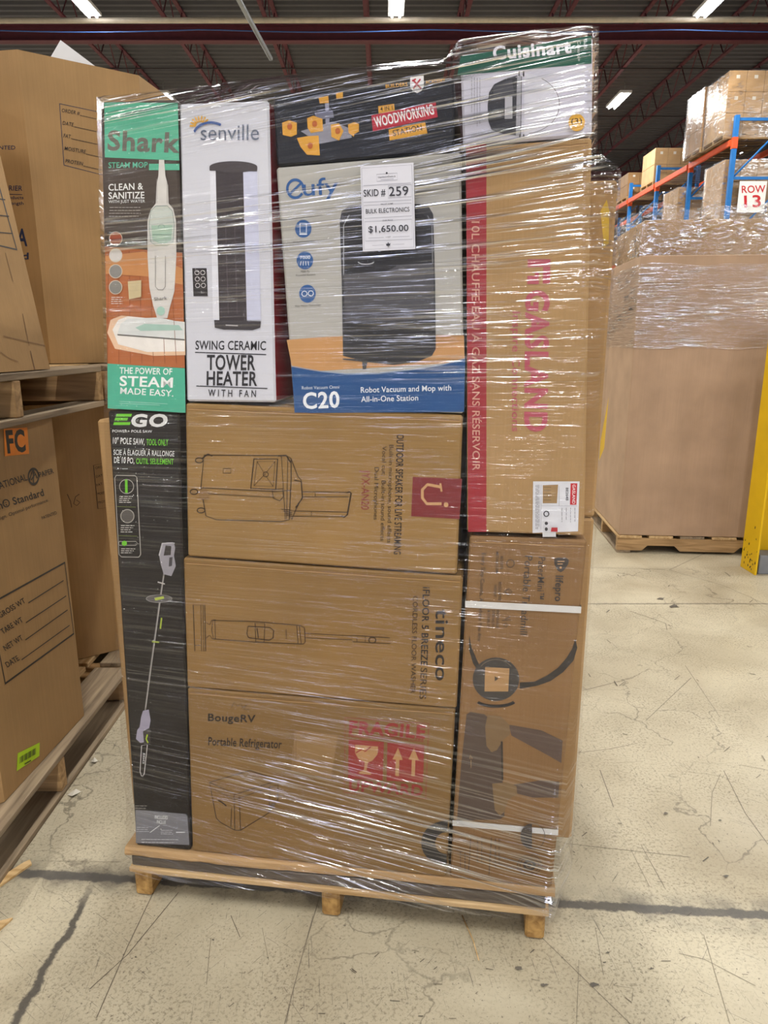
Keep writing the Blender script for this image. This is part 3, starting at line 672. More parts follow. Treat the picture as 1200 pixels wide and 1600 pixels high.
# --- tower heater box
t, P = pbox('tower_heater_box', 'white tower heater box with red side beside the steam mop box', [(.223,1.2575),(.417,1.2575),(.424,1.822),(.2465,1.824)], .19, mat('white_print_card', '#d4d4dc', .42, .03, 6), side=mat('red_print_card', '#9c1f28', .45, .06, 8))
p = Print(P, 'brand_logo')
for i in range(9):
    a = math.radians(20+i*20); p.line([(313+6*math.cos(a)*1.1,197-6*math.sin(a)),(313+16*math.cos(a),197-16*math.sin(a))], 2.4, '#e0a83c')
p.ring(330,212,27,3.6,'#3d5a96',55,165,ry=20).text('senville', (314,219.5), (405,219), 24, '#5a6478', 0); p.done()
p = Print(P, 'heater_picture')
p.poly([(328,265),(403,265),(408,500),(333,500)], '#e4e4ec').poly([(337,262),(380,262),(386,504),(343,504)], '#3c3436').poly([(380,266),(402,268),(408,500),(386,500)], '#cdcfe4').line([(352,330),(357,490)], .8, '#5a5052').line([(366,330),(371,490)], .8, '#5a5052')
p.ell(365,261,37.5,9,'#4a4345').poly([(327.5,262),(402.5,262),(402,268),(328,267)], '#4a4345').poly([(335,500),(408,502),(407,512),(395,516),(350,515),(336,512)], '#3f3a3d').line([(353,508),(372,509)], 1.6, '#b8b4b8'); p.done()
p = Print(P, 'remote_picture'); p.poly([(300.5,419),(323,419),(325,463),(302.5,463)], '#2f292a')
for i in range(3):
    for j in range(2): p.ring(308+j*9+i*.6, 426+i*10, 3.4, .9, '#cfc8c8', n=14)
p.done()
p = Print(P, 'lettering'); K = '#28262a'
p.text('SWING CERAMIC', (305.5,546), (415.5,547), 13.5, K, 1.2).line([(305,550.5),(416,554)], 1.4, K).text('TOWER', (323.5,577.5), (399,578), 22.5, K, 2).text('HEATER', (323,601.5), (402,602.5), 21, K, 2).line([(307,603),(418,607)], 1.4, K).text('W I T H   F A N', (325.5,619), (400,620.5), 10.5, K, 1.2); p.done()
# --- robot vacuum box
t, P = pbox('robot_vacuum_box', 'grey and blue robot vacuum box in the middle of the upper row', [(.455,1.2500),(.805,1.2400),(.787,1.721),(.434,1.7055)], .36, mat('grey_print_card', '#b4b1aa', .42, .03, 5), side=None)
p = Print(P, 'floor_picture', .0004); p.poly([(448,531),(500,527),(600,522),(725,524),(726,566),(458,582)], '#c8955e'); p.done()
p = Print(P, 'blue_panel', .0006); cv = [(727,561),(690,571),(640,579),(590,584.5),(540,585),(500,581),(455.5,573)]
p.poly([(460.5,645.5),(725,643.5)]+cv, '#1f4f86').line([(x,y-1) for x,y in cv], 1, '#8fa9c8'); p.done()
p = Print(P, 'brand_logo'); BL = '#2f5c98'
p.ring(461.5,295,12.5,4,BL,-10,330,ry=14).line([(452,304),(470,287)], 3.4, BL).text('ufy', (474,306), (529,303), 26, BL, .6); p.done()
p = Print(P, 'round_icons')
for x, y, a, b in ((474,357.5,'',''),(476.5,407,'7000','PA'),(480.5,459,'','')): p.ell(x,y,13,14,BL)
p.line([(469,349),(479,349),(479,364),(469,364)], 1.2, '#dfe6ee', True).line([(468,366),(480,366)], 1.8, '#dfe6ee').text('7000', (469,405), (485,404.5), 5, '#e6ecf2', .8)
for k in range(4): p.line([(471+k*3.5,408),(469.5+k*4.4,415)], 1, '#dfe6ee')
p.ring(476,459,4,1.2,'#dfe6ee').ring(486,458.5,4,1.2,'#dfe6ee').text('All-in-One Station', (458,380), (492,378), 3, '#4f4c48').text('7000 Pa', (470,426), (484,425.5), 3, '#4f4c48').text('Powerful Suction', (463,432), (493,430.5), 3, '#4f4c48').text('Mop Master Technology', (462,480), (502,477.5), 3, '#4f4c48'); p.done()
p = Print(P, 'vacuum_station_picture')
p.poly([(536,556),(534,440),(531,345),(534,330),(545,322),(600,318),(655,319),(670,323),(677,335),(680,440),(681,545),(675,556),(650,566),(615,570),(575,566)], '#39383b')
p.poly([(539,352),(545,338),(660,334),(672,345),(675,412),(620,416),(600,426),(540,428)], '#2c2b2e').line([(537,430),(537,352),(546,336)], 1.3, '#aeb0b4').line([(676,412),(675,350),(668,337)], 1.3, '#7f8084')
p.poly([(537,428),(600,426),(622,415),(677,411),(679,500),(539,505)], '#525156').ring(572,409,12,1.6,'#b2b4b8',180,360,ry=4).text('eufy', (623,422), (634,421.5), 4, '#a8a8ac', .4).text('omni', (640,421), (654,420.5), 3, '#88888c')
p.poly([(541,505),(680,499),(681,520),(600,526),(543,516)], '#2a292b').poly([(543,518),(600,530),(680,522),(681,545),(650,564),(615,569),(575,565),(543,555)], '#343335').ring(611,522,66,1.2,'#6d6d70',190,350,ry=12).poly([(536,560),(560,561),(575,563),(572,577),(567,577),(566,565),(536,562)], '#4c4a48'); p.done()
p = Print(P, 'lettering', .0012); p.text('Robot Vacuum Omni', (472,608.5), (530,607), 5, '#cfd9e6', .4).text('C20', (474,638.5), (531,636), 24, '#eef1f5', 2.5).text('Robot Vacuum and Mop with', (564,613.5), (705,610), 8.5, '#e6ebf2', .9).text('All-in-One Station', (564.5,628), (653.5,625.5), 8.5, '#e6ebf2', .9); p.done()
# --- workbench toy box
t, P = pbox('woodworking_toy_box', 'flat black woodworking play set box on top of the robot vacuum box', [(.436,1.7075),(.775,1.7225),(.771,1.846),(.432,1.832)], .34, mat('navy_print_card', '#191a22', .4, .1, 8))
YL = '#d99f3a'
p = Print(P, 'toy_picture')
p.poly([(470,205),(520,190),(545,200),(550,215),(500,225)], '#8b8a96').line([(511,160),(512,195)], 6, '#8e8ea2').poly([(492,176),(520,172),(522,184),(494,188)], '#6f7084')
for q in ([(441,192),(452,188),(464,192),(464,210),(455,214),(442,211)], [(464,216),(480,213),(498,212),(500,243),(480,242),(470,230)], [(480,185),(490,181),(504,186),(505,205),(486,208),(481,200)], [(498,153),(513,150),(514,161),(500,162)], [(525,146),(536,144),(536,154),(526,155)], [(517,195),(530,193),(537,205),(530,220),(518,214)], [(544,195),(554,191),(561,194),(561,206),(554,210),(553,214),(545,208)]): p.poly(q, YL)
for x, y in ((453,198),(485,228),(492,194),(528,205)): p.ell(x,y,4,5,'#b8622c')
p.done()
p = Print(P, 'lettering', .0012)
p.text('BUILDERS', (603,138), (637,134.5), 5.5, YL, .8).text('ACADEMY', (665,132), (696,128.5), 5.5, YL, .8).poly([(641,121),(662,118.5),(662.5,135),(659,142),(652,146),(645,143),(641,137)], '#e4e2e4').line([(646,126),(658,139)], 2.4, '#b5283a').line([(657,124),(646,139)], 2.4, '#b5283a').line([(644,127),(650,124)], 2.4, '#b5283a')
p.poly([(592,178),(617,174),(616,162.5),(591,166.5)], YL).text('4 IN 1', (595,174.5), (614,171.5), 6.5, '#2b2622', 1).poly([(583,206),(684,183.5),(681,160),(580.5,181)], '#b8283c').text('WOODWORKING', (587,199.5), (679,178.5), 15, '#f0ecec', 2.5).poly([(609,220),(668,209),(664.5,191.5),(607.5,203)], YL).text('STATION', (615,213.5), (660,204), 9, '#3a2f22', 1); p.done()
# --- ice cream maker box
t, P = pbox('ice_cream_maker_box', 'white box with green band and dome picture at the top right', [(.791,1.7305),(1.021,1.7405),(1.012,1.898),(.782,1.881)], .21, mat('lilac_white_card', '#cfcdda', .42, .03, 6))
p = Print(P, 'green_band', .0004); p.poly([(714.5,118),(924.5,99.5),(924,56),(720,88)], '#1f5a49'); p.done()
p = Print(P, 'brand_lettering', .0008); p.text('Cuisinart', (771,93.5), (893,82.5), 20, '#eceaf2', 3).text('Bulk', (912,62), (912,78), 5, '#cfd8d4', .4).text('Control+', (902,64), (902,96), 5, '#cfd8d4', .4); p.done()
p = Print(P, 'dome_picture')
p.ell(819,163,56,48,'#d9d8e2',-90,90).ring(819,163,55,1,'#6d6a72',-82,60,ry=46)
p.poly([(808,118),(790,123),(772,132),(764,145),(762,165),(763,190),(768,203),(785,209),(808,212)], '#35353c').poly([(770,136),(800,124),(804,150),(772,158)], '#4a4a52').poly([(789,151.5),(800.5,151),(800.5,185.5),(788.5,186)], '#b9b8bf')
p.poly([(808,118),(814.5,118),(814,212),(806,212)], '#a9a8b0').line([(807.5,119),(805.5,212)], 1, '#4c4b52').line([(815,119),(813.5,213)], 1, '#4c4b52').line([(811,112),(811,119)], 2, '#4c4b52').line([(818,112),(818,120)], 2.4, '#34333a').line([(812,210),(812,215)], 2, '#4c4b52').line([(818,210),(818,214)], 2, '#4c4b52'); p.done()
p = Print(P, 'small_print'); p.tiny(735,122,752,198,4,'#8b8992',.8,True); p.ell(900.5,193,13,13.5,'#e0ab3a').text('(3)', (892,195), (909,194), 8, '#5a4520', .8); p.done()
# --- water heater box
t, P = pbox('water_heater_box', 'tall tan water heater box with red band and pink lettering', [(.8185,.9955),(1.055,.9955),(1.021,1.7375),(.797,1.7275)], .16, board('kraft_gas', '#ac8a5e', flute=(90, 1, 1)))
PK = '#b2525f'
fc(P, 'red_band', [(731.5,831),(760,831),(760,225),(728,226.5)], '#9a2a30')
p = Print(P, 'band_lettering', .0009); p.text('10L CHAUFFE-EAU À GAZ SANS RÉSERVOIR', (737,346), (738.5,735), 12, '#cf9a86', .8); p.done()
p = Print(P, 'brand_lettering'); p.poly([(824.5,405),(860,405),(859.5,443),(848,443),(848.5,417),(824.5,418)], PK).poly([(824,444),(824,431),(836,431),(836,425),(842,425),(842,444)], PK)
p.text('GASLAND', (823,453), (820.5,674), 34, PK, 4).text('Inspire Connections', (801,487), (800,674), 11.5, PK, .6); p.done()
p = Print(P, 'shipping_label', .0010); p.poly([(832,832.5),(903,830),(905.5,752),(833,752)], '#dcdce2').poly([(848,838.5),(868.5,838.5),(868.5,831.5),(847.5,832)], '#d8d8da')
p.poly([(890.5,788.5),(900.5,788.5),(902,755),(891.5,755)], '#c02c34').text('GASLAND', (894.5,757), (894,787), 4.5, '#f0e6e6', .8).text('BE264B', (884,762), (884,782), 4, '#3c3a40', 1).poly([(848,786),(870,786),(872,757),(848,758)], '#a08158')
for k in range(5): p.line([(849.5,761+k*5),(861,761+k*5)], 1, '#77603f')
p.ring(853.5,802.5,3.8,1.6,'#3c3a40',ry=4,n=16).tiny(836,757,843,826,3,'#6d6c74',.7,True).tiny(874,792,901,815,4,'#6d6c74',.8,True,3).line([(873,758),(873,789)], .5, '#9a9aa6').line([(846,789),(901,789)], .5, '#9a9aa6').line([(845,756),(845,826)], .5, '#9a9aa6').ell(853,816,2.6,2.6,'#3c3a40').ell(853,825,2.4,2.8,'#3c3a40').poly([(860,829),(870.5,829),(870.5,822.5),(861,822.5)], '#b8323a'); p.done()
# --- treadmill box
t, P = pbox('treadmill_box', 'tan walking treadmill box with white straps at the lower right', [(.801,.1485),(1.036,.1485),(1.062,.986),(.824,.986)], .16, board('kraft_life', '#8a6945', flute=(90, 1, 1)))
DK = '#453d38'
p = Print(P, 'brand_logo'); p.poly([(866,873),(872,871),(885,872),(889,875),(888,881),(881,891),(876,894),(871,891),(866,881)], DK).line([(871,877),(882,877)], 1.6, '#b58d62').line([(871,881),(879,881)], 1.6, '#b58d62').ell(876,886.5,1.8,1.8,'#b58d62').text('lifepro', (868.5,899), (867,939), 11.5, DK, 2); p.done()
p = Print(P, 'lettering'); p.text('PacerMini™', (841.5,870), (839,936), 10.5, DK, .2).text('Portable Treadmill', (820.5,868), (812.5,991), 11.5, DK, .2).text('Every Step Counts, Anywhere You Are', (753,864), (746,1001), 6, DK, .5)
p.text('BOOSTS', (782,869), (781.5,889), 4, DK, .5).text('METABOLISM', (775,862), (774.5,895), 4, DK, .5).text('REGULATES', (779,909), (778.5,938), 4, DK, .5).text('WEIGHT', (772,913), (771.5,933), 4, DK, .5).text('INCREASES', (776,953), (775,981), 4, DK, .5).text('STRENGTH', (769,953), (768,980), 4, DK, .5).text('& STABILITY', (762,953), (761,982), 4, DK, .5)
p.ring(797.5,880,6,1,DK,n=12).line([(787,924),(795,919),(800,924),(795,930)], 1, DK, True).ring(793,924,3,.8,DK,n=10).line([(784,969),(798,968)], 1, DK).line([(797,963),(789,967)], 1, DK).ring(790,976,3,.8,DK,n=10); p.done()
p = Print(P, 'control_picture')
arc = [(733,992),(737,1012),(746,1033),(753,1046),(748,1050),(739,1036),(733,1015)]
p.poly(arc, '#3b352f').poly([(812,1066),(835,1065),(855,1055),(872,1043),(885,1028),(894,1013),(899,998),(902,1012),(896,1032),(880,1050),(860,1064),(840,1071),(812,1076)], '#3b352f')
p.ell(775,1061,36.5,34,'#45403b').ring(775,1061,31,1.4,'#6e6254',40,140).poly([(757,1080),(794,1080),(796,1044),(758,1042)], '#b08a5e').poly([(773,1056),(773,1064),(779,1060)], '#4b4138').ring(775,1093,30,5,'#2f2a26',200,340,ry=10); p.done()
p = Print(P, 'walking_picture')
p.poly([(729,1116),(735,1112),(757,1116),(780,1135),(784,1165),(785,1219),(790,1245),(788,1275),(781,1280),(714,1282),(720,1200)], '#57483e').poly([(795,1132),(846,1141),(879,1157),(877,1192),(858,1181),(799,1149)], '#5d4c42').poly([(794,1227),(844,1219),(874,1221),(872,1246),(833,1246),(809,1240)], '#5d4c42')
p.poly([(762,1117),(782,1119),(796,1132),(797,1147),(787,1155),(776,1172),(768,1175),(760,1165),(758,1135)], '#7d6446').poly([(769,1224),(792,1222),(807,1228),(808,1240),(794,1250),(788,1268),(781,1274),(773,1265)], '#806747').line([(784,1158),(785,1219)], 3, '#3f352e').line([(735,1179),(738,1185),(734,1185)], 1, '#a08058', True).line([(736,1187),(736,1199)], .8, '#a08058'); p.done()
p = Print(P, 'small_print'); p.line([(736,1305),(732,1362)], .9, DK).line([(768,1308),(764,1366)], .9, DK).tiny(716,1330,730,1360,2,DK,.9,True).tiny(743,1307,756,1350,2,DK,.9,True,4).tiny(771,1308,783,1360,2,DK,.9,True,6).line([(716,1308),(727,1303),(727,1312)], .9, DK, True)
p.ring(833,1304,18,.9,DK,ry=20).ell(831,1304,18,20,'#4a423d',90,270).ring(827,1349,18.5,.9,DK,ry=16).ring(827,1349,14.5,.9,DK,ry=12.5).ell(827,1349,10,8.5,'#4a423d').ring(827,1349,5,.9,'#a88458',ry=4); p.done()
STR = mat('white_strap', '#d8d6d2', .3, .03, 30)
for z in (None,):
    for a, b in (((733,944),(909,952)), ((707,1287),(868,1297))):
        qa, qb = P.px(*a), P.px(*b); z0 = .5*(qa.y+qb.y); tt = BOX['treadmill_box'][0]; zb = .1485; u0 = .801
        k = (z0-.1485)/(.986-.1485); ul = .801+(.824-.801)*k-u0; ur = 1.036+(1.062-1.036)*k-u0
        lp = [(ul-.0015,-.0025),(ur+.0015,-.0025),(ur+.0015,.1625),(ul-.0015,.1625)]; h = .0075
        vs = [(x,y,z0-zb-h) for x,y in lp]+[(x,y,z0-zb+h) for x,y in lp]; fs = [(i,(i+1)%4,(i+1)%4+4,i+4) for i in range(4)]
        link('strap', mesh(vs, fs), STR, tt, label='white plastic strap around the box')
# --- speaker box
t, P = pbox('speaker_box', 'tan outdoor speaker box with red square logo below the heater box', [(.202,.9155),(.799,.9005),(.803,1.2365),(.2195,1.2535)], .40, board('kraft_spk', '#9a794a'))
LN = '#3c2b17'
p = Print(P, 'lettering'); p.text('OUTDOOR SPEAKER FOR LIVE STREAMING', (620,678.5), (615.5,866), 11, '#33261a', 1.6).text('Built-in microphone, sound effects', (608.5,695), (605,848), 6.5, LN).text('Vocal cut;  Built-in sound effects', (597.5,697), (594.5,845), 6.5, LN).text('Dual Microphones', (585.5,730), (584,812), 6.5, LN).text('JYX-AN20', (566,734), (564.5,796), 12, '#8c3f34', .4); p.done()
p = Print(P, 'red_logo_square'); p.poly([(642.5,806.5),(718,811),(722,748),(645,745)], '#7c2a2a').line([(690,761),(668,757),(660,765),(660,778),(667,787),(690,787)], 4.6, '#c79a6a').line([(688,755),(690,768)], 3, '#c79a6a').ell(697,788.5,3.6,3.8,'#c79a6a'); p.done()
p = Print(P, 'speaker_drawing')
p.line([(319,711),(447,712),(455,716),(455,750),(452,812),(440,815),(338,812),(322,806),(314,762)], 1.4, LN, True).line([(316,762),(430,768),(455,766)], 1.2, LN).line([(316,771),(430,777)], .9, LN).line([(397,717),(434,717),(431,765),(392,763)], 2, LN, True).line([(402,721),(430,721),(427,760),(397,759)], .8, LN, True)
p.line([(402,721),(414,741),(430,721)], .8, LN).line([(397,759),(414,741),(427,760)], .8, LN).ring(415.5,741,4,1,LN,n=12).line([(349,732),(361,732),(361,739),(349,739)], 1, LN, True)
p.line([(440,712),(446,812)], .9, LN).line([(450,716),(448,812)], .9, LN).line([(455,716),(466,745),(471,750),(473,776),(463,795),(456,812)], 1.2, LN).line([(460,750),(471,752),(473,778),(462,793)], 1.8, LN).line([(473,768),(545,769)], 1, LN).line([(473,776),(545,776)], 1, LN).line([(458,798),(545,800)], 1, LN).line([(456,806),(540,807)], 1, LN).line([(542,770),(546,768),(549,770),(543,804),(538,808),(534,805)], 2.2, LN)
p.line([(493,769),(493,776)], .8, LN).line([(487,798),(487,806)], .8, LN)
for x, y in ((312,719),(304,768),(315,797)): p.ring(x,y,6,1.6,LN,ry=4,n=12)
for k in range(5): p.line([(440+k*3,795+k*3),(457,797+k*3)], 1.2, LN)
p.poly([(312,765),(322,762),(328,772),(322,780),(312,778)], '#8a6a42').line([(426,765),(442,763),(444,775),(438,782),(428,778)], 1.4, LN, True).line([(317,716),(326,709),(333,712)], 2.2, LN).line([(434,712),(448,711),(455,722)], 2.2, LN); p.done()
# --- floor washer box
t, P = pbox('floor_washer_box', 'tan cordless floor washer box in the middle of the load', [(.179,.5945),(.806,.5885),(.812,.8965),(.191,.9115)], .40, board('kraft_tin', '#8f6f43'))
p = Print(P, 'lettering'); p.text('tineco', (681,951), (680.5,1063), 20, '#2b241d', 1.2).text('iFLOOR 5 BREEZE', (661,917), (657.5,1039), 10.5, '#2b241d', 1.4).text('SERIES', (657.5,1043), (655.5,1092), 10, LN, .2).text('CORDLESS FLOOR WASHER', (645.5,931), (641.5,1083), 7.5, LN, .1); p.done()
p = Print(P, 'floor_washer_drawing')
p.line([(302,945),(320,945.5),(321.5,1017),(304.5,1017)], 1.2, LN, True).line([(314,945),(315,1017)], .8, LN).line([(317.5,945),(318.5,1017)], .8, LN).line([(304,1008),(314,1008)], .8, LN).line([(322,972),(328,976),(331,969),(337,968)], .9, LN).line([(322,997),(328,992),(332,998),(338,998)], .9, LN)
p.line([(333,969),(400,971),(470,977),(476,981),(477,1003),(474,1006),(400,1003),(334,998),(331,984)], 1.1, LN, True).line([(336,969),(337,998)], .8, LN).line([(464,977),(466,1006)], .9, LN).line([(468,977),(471,1006)], .9, LN)
p.line([(388,978),(422,980),(428,985),(427,996),(421,1000),(389,996),(386,990)], 1.4, LN, True).line([(399,973),(414,974),(413,1003),(400,1002)], 1, LN, True).line([(402,981),(404,996)], 1.4, LN).text('tineco', (446,983), (447,998), 3, LN, .2)
p.line([(477,989),(550,993)], .9, LN).line([(477,996),(550,999)], .9, LN).line([(550,992),(609,996),(610,1005),(551,1002)], 1.1, LN, True).line([(571,993.5),(571,1003)], .8, LN).ring(582,999.5,5.5,1.6,LN,ry=4.5,n=14).line([(558,994),(558,1002)], .8, LN); p.done()
# --- portable refrigerator box
t, P = pbox('refrigerator_box', 'tan portable refrigerator box with red fragile mark at the bottom', [(.162,.1485),(.792,.1485),(.803,.5865),(.179,.5925)], .42, board('kraft_fridge', '#86683f'))
p = Print(P, 'lettering'); p.text('BougeRV', (325,1126), (399,1128.5), 11, '#2f2418', 2.5).text('Portable Refrigerator', (325.5,1164), (440,1169), 12.5, '#2f2418', 1.6).line([(362,1105),(366,1097),(371,1103),(377,1098),(379,1107)], .9, LN).line([(380,1105),(386,1100),(381,1108),(390,1108)], .9, LN); p.done()
RD_ = '#94352f'; TN = '#b5895a'
p = Print(P, 'fragile_mark'); p.line([(539.5,1121),(670,1130.5),(665,1248),(538,1238)], 1, RD_, True).text('FRAGILE', (545,1145.5), (664,1153), 19, RD_, 4).text('FRAGILE-HANDLE WITH CARE', (545,1151.5), (662,1159), 4.5, RD_, .6)
p.poly([(544,1216),(598,1219),(600,1159),(545,1155)], RD_).poly([(604,1219.5),(661,1222),(663,1163.5),(605.5,1159.5)], RD_).poly([(555,1163),(591,1166),(590,1178),(582,1188),(575,1191),(573,1203),(580,1208),(580,1210),(561,1208.5),(561,1206.5),(569,1202),(570,1190),(560,1185),(555,1176)], TN).line([(556,1176),(566,1170),(570,1174),(580,1166)], 2, RD_)
for x in (621, 646): p.line([(x-.5,1212),(x+.7,1178)], 5.5, TN).poly([(x-7.5,1186),(x+8.5,1187),(x+1,1168)], TN)
p.text('UPWARD', (545,1234), (660,1243), 16, RD_, 3); p.done()
p = Print(P, 'clear_document_pocket', .0010); p.poly([(455,1205),(517,1216),(528,1149),(478,1141),(460,1142)], '#94744a').tiny(458,1142,464,1204,2,'#6d5232',.7,True).tiny(468,1143,486,1154,5,'#6d5232',.6,True); p.done()
p = Print(P, 'refrigerator_drawing')
p.line([(327.5,1222),(391,1203.5),(434.5,1219),(434,1250),(420,1270),(376,1297),(367,1297),(345,1285),(338,1278)], 1.2, LN, True).line([(327.5,1222),(368,1241),(434.5,1219)], 1.1, LN).line([(366,1241),(367,1296)], 1, LN).line([(374,1243),(376,1296)], 1, LN).line([(329,1230),(367,1249),(433,1226)], .8, LN).line([(362,1262),(361,1292)], .9, LN).line([(341,1250),(347,1253),(354,1259)], 2.4, LN).poly([(394,1206),(418,1214),(412,1217),(388,1208)], '#86643e').line([(422,1225),(421,1264)], .8, LN).poly([(420,1259),(429,1251),(429,1261),(420,1269)], '#6b5a4c'); p.done()
p = Print(P, 'black_ring_mark')
pts = [(700,1282)]+[(697-39*math.sin(math.radians(a)),1317-35*math.cos(math.radians(a))) for a in range(10,175,15)]+[(698,1352),(698,1334)]+[(697-17*math.sin(math.radians(a)),1317-17*math.cos(math.radians(a))) for a in range(175,5,-17)]+[(699,1300)]
p.poly(pts, '#3a3632'); p.done()
# folded-flap creases along the tops of the tan boxes
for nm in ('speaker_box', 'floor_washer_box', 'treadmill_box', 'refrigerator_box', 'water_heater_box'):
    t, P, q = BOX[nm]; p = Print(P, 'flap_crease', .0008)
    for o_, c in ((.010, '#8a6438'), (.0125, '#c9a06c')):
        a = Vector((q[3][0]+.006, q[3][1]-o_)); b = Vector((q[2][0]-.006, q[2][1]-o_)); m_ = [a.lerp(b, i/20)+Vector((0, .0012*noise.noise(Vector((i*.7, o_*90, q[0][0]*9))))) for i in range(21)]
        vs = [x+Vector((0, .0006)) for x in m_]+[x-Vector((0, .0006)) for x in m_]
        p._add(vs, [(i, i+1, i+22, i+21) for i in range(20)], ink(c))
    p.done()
# --- second row of boxes behind, showing at the sides and along the top
v2 = .22
def back_box(label, u0, u1, z0, z1, v0, v1, m):
    t = thing('cardboard_box', label, 'box', tuple(lw(u0, v0, z0)), YAW); link('carton_body', box_me(0, u1-u0, 0, v1-v0, 0, z1-z0, .006), m, t); return t
def uz(x, y, v):
    d = ray(x, y); n = -VV; p0 = lw(0, v, 0); q = EYE+d*((p0-EYE).dot(n)/d.dot(n)); return (q-A0).dot(UU), q.z
back_box('tan box standing edge-on behind the pole saw box', -.066, .150, .1485, 1.20, .14, .50, KRAFT_L)
back_box('tan box peeking out at right behind the treadmill box', .815, 1.100, .1485, .99, .175, .95, KRAFT_L)
yb = back_box('tan box with yellow print behind the water heater box', .815, 1.100, .992, 1.70, .175, .95, KRAFT_L)
back_box('dark box under the wrap behind the steam mop box', .10, .60, 1.262, 1.93, .375, .95, mat('dark_maroon_card', '#4a3136', .5, .1, 6))
back_box('dark box under the wrap behind the toy box', .605, .80, 1.262, 1.96, .375, .95, mat('dark_maroon_card', '#4a3136', .5, .1, 6))
back_box('pinkish tan box behind the ice cream maker box', .805, 1.045, 1.742, 1.96, .225, .70, KRAFT_P)
back_box('large tan box hidden in the middle of the second row', .152, .80, .1485, .90, .425, .95, KRAFT_D)
back_box('tan box hidden above the second row centre', .10, .80, .9, 1.26, .505, .95, KRAFT_D)
yP = Panel(yb, lw(0, .175, 0), UU); p = Print(yP, 'yellow_print'); p.poly([(938,330),(948,312),(952,330),(951,380),(944,388)], '#d9b23a'); p.done(); p = Print(yP, 'yellow_print'); p.poly([(938,690),(951,620),(944,700),(936,720)], '#d9b23a'); p.done()

# ------------------------------------------------------------------ the film around the load
def lerp_tab(tab, x):
    if x <= tab[0][0]: return tab[0][1]
    for (a, p), (b, q) in zip(tab, tab[1:]):
        if x <= b: return p+(q-p)*(x-a)/(b-a)
    return tab[-1][1]
UL = [(.05,-.008),(.15,.0),(.6,.014),(1.2,.038),(1.84,.080),(2.2,.082)]
UR = [(.05,1.04),(.15,1.046),(.9,1.068),(1.0,1.070),(1.7,1.032),(1.9,1.022),(2.2,1.022)]
ZT = [(-.05,1.842),(.25,1.842),(.44,1.850),(.77,1.862),(.80,1.902),(1.1,1.915)]            # top of the front sheet over u
ZB = [(-.05,1.86),(.12,1.90),(.30,1.965),(.6,1.985),(1.02,2.0),(1.2,1.985)]              # ridge over the second row
NF, NZ_, NR = 110, 130, 14
vs, fs, uvm = [], [], []
def tiltf(z): return lerp_tab([(.0,.20),(.35,.16),(.6,.07),(.9,.03),(1.2,.0),(1.5,-.03),(1.75,-.12),(2.1,-.16)], z)
cols = []
def push(u, v, z, s): 
    vs.append((u, v, z)); uvm.append((s, z + tiltf(z)*s)); return len(vs)-1
path = [('L', k/14) for k in range(14)] + [('F', k/NF) for k in range(NF+1)] + [('R', (k+1)/16) for k in range(16)]
for kind_, k in path:
    col = []
    for j in range(NZ_+NR+1):
        t = min(1, j/NZ_); r = max(0, (j-NZ_)/NR)
        if kind_ == 'F':
            ua, ub = lerp_tab(UL, 1.0), lerp_tab(UR, 1.0); un = ua+(ub-ua)*k; zt = lerp_tab(ZT, un); z = .072+(zt-.072)*t
            l, rr2 = lerp_tab(UL, z), lerp_tab(UR, z); u = l+(rr2-l)*k; edge = min(k, 1-k)
            v = -.009 - .0035*noise.noise(Vector((u*4, z*22, 0))) - .0015*noise.noise(Vector((u*9, z*60, 4)))
            v -= .008*max(0, 1-abs(z-.14)/.06)*(1 if u < .35 else .4)
            if edge < .01: v += .006
            if z < .12: v = min(v, -.0215)-.004*noise.noise(Vector((u*3, z*40, 1)))
            if r > 0:
                zb = lerp_tab(ZB, u); v += .37*r; z = zt+(zb-zt)*(r**.8)+.004*noise.noise(Vector((u*7, r*9, 2)))
            s = u
        else:
            left = kind_ == 'L'; un = 0 if left else 1.06
            zt = lerp_tab(ZT, un) if left else lerp_tab(ZT, 1.05); z = .072+(zt-.072)*t
            vv_ = (.98*(1-k)) if left else (.98*k)
            base = lerp_tab(UL, z) if left else lerp_tab(UR, z)
            if left: u = base-.082*min(1, vv_/.13) if z < 1.25 else base-.01
            else: u = base+((1.106-base)*min(1, vv_/.165) if z < 1.72 else .03*min(1, vv_/.3)*max(0, (2.0-z)/.28))
            u += .003*noise.noise(Vector((vv_*6, z*18, 8))); v = vv_-.005
            if r > 0:
                zb = lerp_tab(ZB, un); z = zt+(zb-zt)*r*min(1, vv_/.37); u += (.05 if left else -.03)*r
            s = (-vv_ if left else 1.06+vv_)
        col.append(push(u, v, z, s))
    cols.append(col)
for a, b in zip(cols, cols[1:]):
    for j in range(NZ_+NR): fs.append((a[j], b[j], b[j+1], a[j+1]))
me = mesh(vs, fs, 'film', True); Lr = me.uv_layers.new(name='pleat')
for l in me.loops: Lr.data[l.index].uv = uvm[l.vertex_index]
at = me.attributes.new('wraps', 'FLOAT', 'POINT')
for i, (u, v, z) in enumerate(vs):
    w_ = lerp_tab([(.05,1.0),(.2,.85),(.35,.55),(.5,.25),(.62,.18),(.85,.15),(1.2,.2),(1.35,.5),(1.6,1.0),(1.75,1.3),(2.1,1.5)], z)
    if z < .6: w_ *= .45+.95*max(0, min(1, (u-.15)/.35))
    if z < .2 and u > .4: w_ *= 1.5
    if z > 1.2 and u > .55: w_ *= 1.3
    if z > 1.68 and .43 < u < .77 and v < .02: w_ *= .65
    if z > 1.74 and u > .86 and v < .02: w_ *= .55
    if u > .79 and .45 < z < 1.02: w_ *= .45
    if u > .79 and 1.02 <= z < 1.52: w_ *= .6
    at.data[i].value = w_
